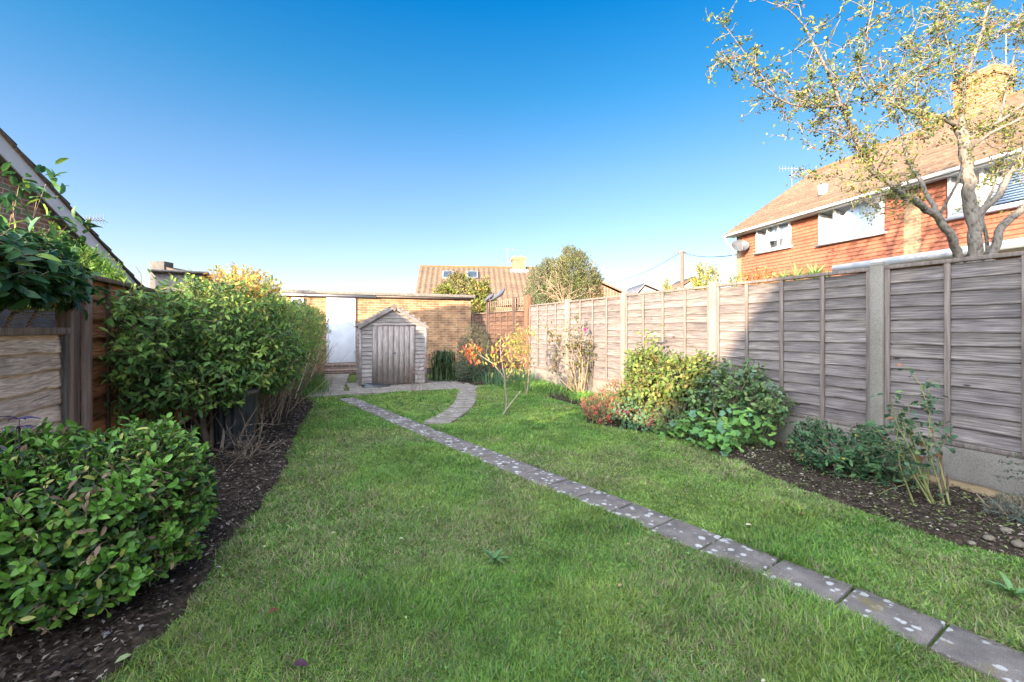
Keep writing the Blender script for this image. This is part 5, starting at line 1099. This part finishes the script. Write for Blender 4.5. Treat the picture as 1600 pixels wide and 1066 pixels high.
for i, (px_, py_, s_) in enumerate(((1545,842,.034),(1572,830,.038),(1518,850,.026),(1592,852,.044),(1490,822,.024))):
    p = gr(px_, py_, .03); k = Geo(); nu, nv = 10, 6; v = []
    for j in range(nv+1):
        for q in range(nu):
            th_ = q/nu*6.2832; ph = -1.57+j/nv*3.1416; r_1 = s_*(1+.35*(vn(q*.8+i*9, j*.9, 7)-.5)); v.append((p[0]+r_1*math.cos(th_)*math.cos(ph), p[1]+r_1*.75*math.sin(th_)*math.cos(ph), .035+r_1*.42*math.sin(ph)))
    k.add(v, [[j*nu+q, j*nu+(q+1)%nu, (j+1)*nu+(q+1)%nu, (j+1)*nu+q] for j in range(nv) for q in range(nu)], (.8,.72,.62))
    tag(k.build('stone', CONC), ['pale flat stone in the middle of the stones on the right border soil','rounded stone just behind the middle one at the right edge','small stone nearest the lawn on the right border','largest stone at the very right edge of the border','smallest stone, leftmost of those on the right border'][i], 'stone', 'stones on the right border')
k = Geo(); xs = np.linspace(.6, 2.35, 60)
v = [(4.715, y_, -.02) for y_ in xs]+[(4.715, y_, .045+.02*vn(y_*9,0,3)) for y_ in xs]+[(4.64-.02*vn(y_*7,0,4), y_, .04+.025*vn(y_*11,1,5)) for y_ in xs]+[(4.60-.03*vn(y_*8,0,6), y_, -.02) for y_ in xs]
k.add(v, [[r_*60+q, r_*60+q+1, (r_+1)*60+q+1, (r_+1)*60+q] for r_ in range(3) for q in range(59)], (1.0,.78,.5)); tag(k.build('stone_edging', CONC), 'rough tan stone edging exposed below the gravel board at the right edge', 'edging')
# weeds
x = []; g = Geo()
for (cx_, cy_, s_, n_) in ((*gr(772,880)[:2],1.,9), (*gr(1583,935)[:2],1.1,18)):
    o = plant('lawn_weed', (cx_,cy_,0), 'rosette of long plantain leaves in the middle of the lawn' if n_ == 9 else 'bright green leafy weed at the right edge of the lawn near the path', 'weed'); g = Geo()
    a = np.linspace(0,6.28,n_,endpoint=False)+R.normal(size=n_)*.2
    leaves(g, np.tile([cx_,cy_,.015],(n_,1)), np.c_[np.cos(a),np.sin(a),R.uniform(.3,1.2,n_)], np.tile([0,0,1.],(n_,1)), R.uniform(.04,.105,n_)*s_, R.uniform(.018,.026,n_)*s_, palette([(.16,.28,.07),(.13,.24,.09)] if n_>9 else [(.10,.19,.07),(.08,.16,.06)],[1,1],n_), big=True)
    g.build('leaves', LEAF, o)
FLL = [(458,1036,.06,(.07,.03,.045),'dark purple fallen leaf on the near lawn'),(420,958,.045,(.16,.05,.03),'small reddish brown fallen leaf on the lawn near the left border'),(1186,672,.05,(.18,.08,.04),'brown fallen leaf at the lawn edge by the lobed leaves'),(1250,800,.04,(.22,.11,.05),'tan fallen leaf on the grass between path and right border'),(205,1022,.05,(.30,.34,.16),'pale green oval fallen leaf on dark soil in the near left corner'),(175,985,.045,(.25,.25,.24),'small silvery fallen leaf on dark soil below the clipped shrub')]
for px_, py_, s_, c_, lab in FLL:
    g = Geo(); p = gr(px_,py_,.035); a = R.uniform(0,6.28)
    if c_[0] == .10: g.inst(LB, LBF, [p], [[math.cos(a),math.sin(a),.1]], [[-.2,-.4,1]], s_, s_, np.array([c_]))
    else: leaves(g, [p], [[math.cos(a),math.sin(a),.1]], [[0,-.3,1]], [s_], [s_*.5], np.array([c_]), big=True)
    tag(g.build('fallen_leaf', LEAF), lab, 'leaf', 'fallen leaves')
lx, ly = grass(400, -.9, 3.6, 1.0, 7.5); lx, ly = lx[:34], ly[:34]
for q in range(len(lx)):
    g = Geo(); a = R.uniform(0,6.28); s_ = R.uniform(.018,.036); c_ = [(.42,.40,.26),(.34,.24,.12),(.38,.40,.18)][q%3]
    leaves(g, [(lx[q],ly[q],.03)], [[math.cos(a),math.sin(a),.15]], [[R.normal()*.3,-.3,1]], [s_], [s_*.5], np.array([c_]), big=True)
    tag(g.build('fallen_leaf', LEAF), 'tiny pale fallen leaf lying on the lawn grass', 'leaf', 'tiny pale leaves scattered on the lawn')
# ------------------------------------------------------------------ trees and shrubs beyond
o = plant('evergreen_tree', (*at(895,513,17)[:2],0), 'big olive green round evergreen, the right hand one of the pair beyond the far fence', 'tree', 'evergreens beyond the fence')
def crown_tree(o, cen, rad, n, cols, wts, L, W, seed, k=6, nz=.22, p=2.2, trunk=.12, mat=LEAF, up=.6, fq=1.8, tl=.22, shell=4):
    g = Geo(); gs = Geo()
    for (c, r, nn) in zip(cen, rad, n):
        P, N = shape_pts(nn, c, r, p=p, shell=shell, nz=nz, seed=seed, fq=fq); seed += 3
        twiggy(P, N, g, gs, k, tl, L, W, cols, wts, up=up, jit=.6, twcol=(.2,.15,.1), tr=.005)
    c = np.array(cen[0]); b = np.array([c[0],c[1],0]); gs2 = Geo(); gs2.tube([b, b*.5+c*.5+np.array([.1,0,0]), c+np.array([0,0,rad[0][2]*.5])], [trunk,trunk*.7,trunk*.2], 8, (1,1,1))
    for i in range(14):
        pts = branch(b*.4+c*.6, R.normal(size=3)+np.array([0,0,.7]), rad[0][2]*.9, 5, .15); gs2.tube(pts, np.linspace(trunk*.35,.01,6), 5, (1,1,1))
    g.build('crown', mat, o); gs2.build('trunk', BARK, o); gs.build('twigs', TWIG, o)
a = at(896,430,17.2)
crown_tree(o, [(a[0],a[1],2.75),(at(893,400,17.2)[0],at(893,400,17.2)[1],3.55),(at(920,430,17.2)[0],at(920,430,17.2)[1],2.4)], [(1.05,1.0,1.45),(.55,.55,.95),(.62,.7,1.25)], [2600,900,1100], [(.085,.12,.03),(.13,.165,.042),(.17,.19,.055),(.055,.09,.025)], [2,2,1,1.4], .055, .028, 61)
o = plant('evergreen_tree', (*at(850,513,17.8)[:2],0), 'bluish green evergreen, the left hand one of the pair beyond the far fence', 'tree', 'evergreens beyond the fence')
a = at(852,430,17.8)
crown_tree(o, [(a[0],a[1],2.5),(at(860,400,17.8)[0],at(860,400,17.8)[1],3.2),(at(838,450,17.6)[0],at(838,450,17.6)[1],2.0)], [(.80,.8,1.35),(.42,.42,.95),(.55,.55,1.0)], [1900,700,900], [(.055,.10,.035),(.08,.135,.05),(.115,.17,.06)], [2,2,1], .055, .024, 67)
o = plant('bare_tree', (*at(872,513,15.6)[:2],0), 'bare brown branches in front of the pair of evergreens', 'tree'); gs = Geo()
b0 = at(880,513,15.8); b0[2] = 0
for tx, ty in ((850,432),(856,438),(868,432),(875,440),(860,448),(890,444),(905,452),(922,456),(842,452),(880,450),(900,460),(848,458)):
    e = at(tx,ty,15.8); m_ = at(880,470,15.8)*.6+e*.4+R.normal(size=3)*.05; q = resample(np.array([b0,at(880,475,15.8),m_,e]),.3); gs.tube(q, np.linspace(.022,.006,len(q)), 5, (.24,.165,.11))
    for s_ in range(8):
        p2 = branch(q[-1-R.integers(0,4)], R.normal(size=3)*.7+np.array([0,0,.35]), R.uniform(.2,.5), 4, .15); gs.tube(p2, np.linspace(.007,.003,5), 4, (.24,.165,.11), cap=False)
gs.build('branches', TWIG, o)
o = plant('yellow_bush', (*at(735,513,20)[:2],0), 'golden green leafy bush rising behind the garage roof', 'tree')
a = at(722,455,20); b = at(752,460,19.4); c = at(695,452,20)
crown_tree(o, [(a[0],a[1],2.35),(b[0],b[1],2.0),(c[0],c[1],2.2)], [(.95,.8,1.25),(.60,.7,1.30),(.6,.6,1.0)], [1100,800,500], [(.13,.15,.025),(.20,.20,.04),(.08,.11,.022),(.27,.17,.045)], [2,2,1.4,.7], .11, .06, 71, k=5, nz=.35)
simple_bush('spiky_shrub', 'yellowish spiky shrub poking above the grey fence near the satellite dish', tuple(at(1102,437,10.5)), (.28,.3,.35), 150, 7, .10, .022, [(.36,.30,.06),(.18,.22,.05)], [2,1], seed=81, base=(*at(1102,437,10.5)[:2],0), up=.9, tl=.3, stems=5)
simple_bush('spiky_shrub', 'single small yellow green sprig above the grey fence', tuple(at(1042,450,11.5)), (.12,.12,.22), 30, 7, .08, .022, [(.30,.28,.06),(.18,.22,.05)], [2,1], seed=82, base=(*at(1042,450,11.5)[:2],0), up=.9, tl=.22, stems=2)
simple_bush('spiky_shrub', 'sprig of narrow green leaves above the fence below the satellite dish', tuple(at(1146,436,10)), (.10,.1,.18), 16, 7, .10, .022, [(.20,.24,.06)], [1], seed=83, base=(*at(1146,436,10)[:2],0), up=.9, tl=.3, stems=2)
simple_bush('red_leaf_shrub', 'reddish leaved shrub tips against the orange tiled wall above the fence', tuple(at(1185,436,9)), (.28,.3,.2), 110, 6, .06, .03, [(.45,.13,.05),(.38,.24,.07)], [1,1], seed=84, base=(*at(1185,436,9)[:2],0), up=.7, tl=.2, stems=4)
# yucca / cordyline
o = plant('cordyline', (*at(1258,450,8.2)[:2],0), 'spiky cordyline with pale green sword leaves above the fence', 'plant'); g = Geo(); gs = Geo()
for px_, py_, s_ in ((1245,440,1.),(1272,436,1.),(1225,440,.7),(1293,438,.6)):
    c0 = at(px_,py_,8.2); n = 60; D = nrm(rv(n)+np.array([0,0,.75])); L_ = R.uniform(.28,.42,n)*s_; Z4 = [(0,0,0),(-.5,.35,.0),(0,.35,-.01),(.5,.35,0),(0,1,-.18)]
    g.inst(Z4, L5F, np.tile(c0,(n,1)), D, rv(n)*.3+np.array([0,0,1]), L_, .032, palette([(.17,.26,.08),(.26,.32,.12),(.12,.20,.07)],[2,1,1],n)); gs.tube([(c0[0],c0[1],0),c0], .05, 7, (.7,.6,.5))
g.build('leaves', LEAF, o); gs.build('trunk', BARK, o)
# ------------------------------------------------------------------ the big tree right
o = plant('hawthorn_tree', (*at(1520,513,6.3)[:2],0), 'multi stemmed grey barked tree with sparse small yellow green leaves over the right fence', 'tree')
g = Geo(); gs = Geo(); gt_ = Geo()
TZ = 6.3
K = lambda L_: [at(x_,y__,TZ+dz) for x_,y__,dz in L_]
b = at(1520,513,TZ); b[2] = 0
bb0 = np.array([b[0],b[1],.0]); fork = np.array([b[0],b[1],1.1])
main = [(K([(1519,513,0),(1520,440,0),(1521,398,0),(1521,335,0),(1512,270,0),(1507,225,0),(1503,190,.05)]),.112,.085),
 ([b+np.array([0,0,1.0])]+K([(1508,440,0),(1494,395,-.1),(1480,352,-.2),(1456,331,-.2),(1420,310,-.3),(1390,290,-.3),(1362,262,-.4),(1344,243,-.4),(1338,215,-.4)]),.085,.038),
 ([b+np.array([0,0,1.0])]+K([(1535,440,.1),(1550,395,.2),(1566,352,.2),(1600,325,.3),(1650,280,.3),(1690,220,.3)]),.085,.045),
 (K([(1546,400,.5),(1542,370,.6),(1533,345,.6),(1538,320,.7),(1550,300,.8)]),.035,.02),
 (K([(1523,340,0),(1535,328,0),(1560,308,-.1),(1582,270,-.1),(1597,240,-.1),(1640,215,-.2)]),.06,.035),
 (K([(1466,338,-.2),(1452,310,0),(1436,282,.1),(1424,262,.2),(1412,232,.2),(1408,200,.3)]),.042,.02),
 (K([(1470,336,-.2),(1482,310,-.3),(1495,285,-.4),(1505,262,-.4)]),.025,.02)]
sec = [(K([(1504,200,.05),(1485,192,0),(1462,182,-.1),(1440,178,-.2),(1405,168,-.3)]),.04,.018),
 (K([(1506,215,.05),(1530,202,.1),(1560,192,.1),(1600,160,.1),(1650,140,.1)]),.035,.02),
 (K([(1512,235,.0),(1540,212,-.2),(1575,195,-.3),(1610,180,-.4)]),.032,.018),
 (K([(1503,195,.05),(1506,150,.1),(1515,105,.1),(1530,60,.1),(1545,10,.2),(1550,-40,.2)]),.045,.014),
 (K([(1508,150,.1),(1490,110,.2),(1478,60,.3),(1470,10,.4)]),.025,.010),
 (K([(1338,218,-.4),(1325,190,-.4),(1315,165,-.5),(1302,130,-.5),(1290,105,-.6),(1265,55,-.6),(1245,25,-.6),(1213,2,-.7)]),.034,.006),
 (K([(1318,170,-.5),(1330,140,-.4),(1345,110,-.3),(1352,70,-.3),(1362,20,-.2),(1368,-20,-.2)]),.02,.006),
 (K([(1314,165,-.5),(1280,168,-.6),(1240,165,-.7),(1205,150,-.7),(1178,130,-.8),(1150,110,-.8),(1117,88,-.9)]),.02,.004),
 (K([(1215,155,-.7),(1195,125,-.7),(1175,100,-.7),(1155,70,-.8),(1128,35,-.8)]),.012,.004),
 (K([(1340,235,-.4),(1320,215,-.5),(1290,200,-.5),(1262,208,-.6),(1245,190,-.6)]),.016,.005),
 (K([(1375,275,-.3),(1345,285,-.4),(1305,275,-.5),(1270,272,-.5)]),.014,.004),
 (K([(1405,168,-.3),(1375,150,-.3),(1350,130,-.4),(1340,95,-.4)]),.017,.006),
 (K([(1440,178,-.2),(1430,140,-.1),(1440,95,0),(1470,45,.1),(1490,0,.1)]),.018,.006),
 (K([(1408,205,.3),(1395,170,.4),(1400,120,.4),(1420,70,.5),(1440,20,.5)]),.018,.006),
 (K([(1405,168,-.3),(1410,130,-.5),(1440,110,-.6),(1480,90,-.7),(1520,70,-.7)]),.014,.005),
 (K([(1370,268,-.35),(1385,240,-.6),(1400,215,-.7),(1440,200,-.8),(1470,205,-.8)]),.014,.005),
 (K([(1420,310,-.3),(1405,330,-.4),(1385,322,-.5),(1360,325,-.5),(1340,300,-.6)]),.010,.004),
 (K([(1560,192,.1),(1570,150,.2),(1580,110,.2),(1590,60,.3),(1600,20,.3)]),.022,.007),
 (K([(1597,240,-.1),(1610,190,0),(1620,130,.1),(1640,70,.1)]),.03,.01),
 (K([(1550,300,.8),(1560,260,.9),(1580,230,.9),(1590,180,1.0)]),.018,.007),
 (K([(1245,170,-.6),(1262,140,-.5),(1300,150,-.4)]),.010,.004),
 (K([(1535,60,.1),(1560,50,.2),(1590,30,.2),(1620,5,.2)]),.014,.005)]
def limb(pts, r0, r1, gg, n=9, wob=.25):
    r0 *= .80; r1 *= .80
    pts = np.array(pts); q = resample(pts, .10); q = smooth(q, 2)
    nz_ = (np.c_[[fbm(np.arange(len(q))*.5, np.zeros(len(q))+s, int(r0*9999)+s) for s in range(3)]].T-.5)*r0*1.1; q = q+nz_
    rr_ = np.linspace(r0, r1, len(q))*(1+.10*(vn(np.arange(len(q))*1.3, np.zeros(len(q)), int(r0*999))-.5))
    gg.tube(q, rr_, n, (1,1,1)); return q
for pts, r0, r1 in main: limb(pts, r0, r1, g, 12)
lp = []; 
for pts, r0, r1 in sec: lp.append(limb(pts, r0, r1, g, 8))
lp.append(np.array(main[1][0][5:])); lp.append(np.array(main[5][0][3:])); lp.append(np.array(main[4][0][3:])); lp.append(np.array(main[2][0][4:]))
cols = [(.10,.135,.028),(.165,.185,.04),(.24,.20,.05),(.055,.08,.02),(.20,.08,.03)]
TA=[]; TB=[]; LP=[]; LD=[]
for q in lp:
    q = resample(q, .055)
    for i in range(len(q)):
        if R.random() < .68:
            dirv = nrm(R.normal(size=3)+np.array([0,0,.25])); ln1 = R.uniform(.12,.55); pts = branch(q[i], dirv, ln1, 5, .25, .03)
            TA.append(pts[:-1]); TB.append(pts[1:])
            for j in range(1, 6):
                if R.random() < .7:
                    p2 = branch(pts[j], nrm(R.normal(size=3)), R.uniform(.06,.2), 2, .2); TA.append(p2[:-1]); TB.append(p2[1:])
                    for e in p2: LP.append(e)
                LP.append(pts[j]); 
TA = np.vstack(TA); TB = np.vstack(TB); gt_.sticks(TA, TB, .0045, .0028, np.array([.20,.155,.11]))
LP = np.array(LP); m = R.random(len(LP)) < .60; LP = LP[m].repeat(3, 0); n = len(LP); LP = LP+R.normal(size=(n,3))*.026
cl = palette(cols,[2.2,2.4,1.2,1.6,.35],n)*R.uniform(.75,1.2,(n,1))
leaves(gs, LP, rv(n)+np.array([0,0,-.2]), rv(n)+np.array([0,0,.5]), R.uniform(.030,.056,n), R.uniform(.022,.036,n), cl)
g.build('trunk', BARK, o, smooth=True); gt_.build('twigs', TWIG, o); gs.build('crown', LEAF, o)
# ================================================================== WORLD, SUN, CAMERA
SUND = nrm(np.array([-.82,-.57,.24]))
elev = math.asin(SUND[2]); azi = math.atan2(SUND[0], SUND[1])
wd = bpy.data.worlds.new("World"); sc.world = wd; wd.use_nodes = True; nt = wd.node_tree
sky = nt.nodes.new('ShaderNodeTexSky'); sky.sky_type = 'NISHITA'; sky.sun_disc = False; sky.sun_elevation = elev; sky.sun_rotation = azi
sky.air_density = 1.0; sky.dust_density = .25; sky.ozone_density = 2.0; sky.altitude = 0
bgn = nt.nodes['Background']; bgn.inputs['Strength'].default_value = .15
NN = nt.nodes.new; LK = nt.links.new
tcw = NN('ShaderNodeTexCoord'); sxyz = NN('ShaderNodeSeparateXYZ'); LK(tcw.outputs['Generated'], sxyz.inputs[0])
tr_ = NN('ShaderNodeValToRGB'); el = tr_.color_ramp.elements
for i, (p_, c_) in enumerate(((0,(.74,.62,.66)),(.09,(.82,.70,.74)),(.157,(.76,.74,.79)),(.31,(.56,.71,.84)),(.455,(.19,.66,.86)),(.58,(.02,.58,.93)),(.85,(.05,.55,.93)))):
    e = el[i] if i < 2 else el.new(p_)
    e.position = p_; e.color = (*c_, 1)
LK(sxyz.outputs['Z'], tr_.inputs[0])
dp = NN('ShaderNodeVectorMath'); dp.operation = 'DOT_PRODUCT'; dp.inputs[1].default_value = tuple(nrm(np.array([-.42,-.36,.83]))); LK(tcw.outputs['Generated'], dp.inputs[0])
mr = NN('ShaderNodeMapRange'); mr.name = 'glow'; mr.inputs['From Min'].default_value = .36; mr.inputs['From Max'].default_value = 1.0; mr.inputs['To Min'].default_value = 0; mr.inputs['To Max'].default_value = 4.6  # added fill glow high behind the camera, brightens the shaded garden
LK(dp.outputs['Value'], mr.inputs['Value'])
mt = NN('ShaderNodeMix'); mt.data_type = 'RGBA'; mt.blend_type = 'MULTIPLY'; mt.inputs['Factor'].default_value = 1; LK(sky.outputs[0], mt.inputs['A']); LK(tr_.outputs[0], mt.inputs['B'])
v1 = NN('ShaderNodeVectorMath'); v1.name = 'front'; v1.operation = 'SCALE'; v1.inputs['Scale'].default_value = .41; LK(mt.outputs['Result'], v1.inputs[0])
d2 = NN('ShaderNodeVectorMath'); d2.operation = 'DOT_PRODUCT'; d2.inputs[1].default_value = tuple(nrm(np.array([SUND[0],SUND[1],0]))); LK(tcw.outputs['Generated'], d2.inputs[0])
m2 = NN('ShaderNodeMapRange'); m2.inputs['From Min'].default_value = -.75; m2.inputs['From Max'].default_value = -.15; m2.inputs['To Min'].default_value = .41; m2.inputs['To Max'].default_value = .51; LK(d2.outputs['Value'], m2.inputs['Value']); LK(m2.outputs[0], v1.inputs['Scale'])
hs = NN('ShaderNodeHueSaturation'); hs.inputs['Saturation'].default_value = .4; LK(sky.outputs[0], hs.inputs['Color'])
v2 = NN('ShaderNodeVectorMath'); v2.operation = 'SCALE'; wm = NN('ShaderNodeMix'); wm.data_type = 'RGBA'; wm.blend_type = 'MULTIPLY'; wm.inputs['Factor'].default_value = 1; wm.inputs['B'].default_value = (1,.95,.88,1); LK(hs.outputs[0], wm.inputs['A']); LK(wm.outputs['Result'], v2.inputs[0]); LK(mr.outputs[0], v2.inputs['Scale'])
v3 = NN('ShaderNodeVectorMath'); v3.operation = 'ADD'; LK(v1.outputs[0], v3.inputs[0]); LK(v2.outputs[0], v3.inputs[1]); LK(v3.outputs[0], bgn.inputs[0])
su = bpy.data.lights.new('sun', 'SUN'); su.energy = 5.0; su.angle = math.radians(.5); su.color = (1,.81,.60)
so = bpy.data.objects.new('sun', su); COL.objects.link(so); so.rotation_euler = Vector(-SUND).to_track_quat('-Z','Y').to_euler()
cam = bpy.data.cameras.new('camera'); co = bpy.data.objects.new('camera', cam); COL.objects.link(co)
cam.sensor_width = 36; cam.lens = 16; cam.clip_end = 3000; cam.clip_start = .05; cam.shift_y = -20/1600
co.location = (0,0,EYE); co.rotation_euler = (math.pi/2, 0, -YAW); sc.camera = co
sc.view_settings.view_transform = 'Standard'; sc.view_settings.look = 'None'; sc.view_settings.exposure = 2.3; sc.view_settings.gamma = 1
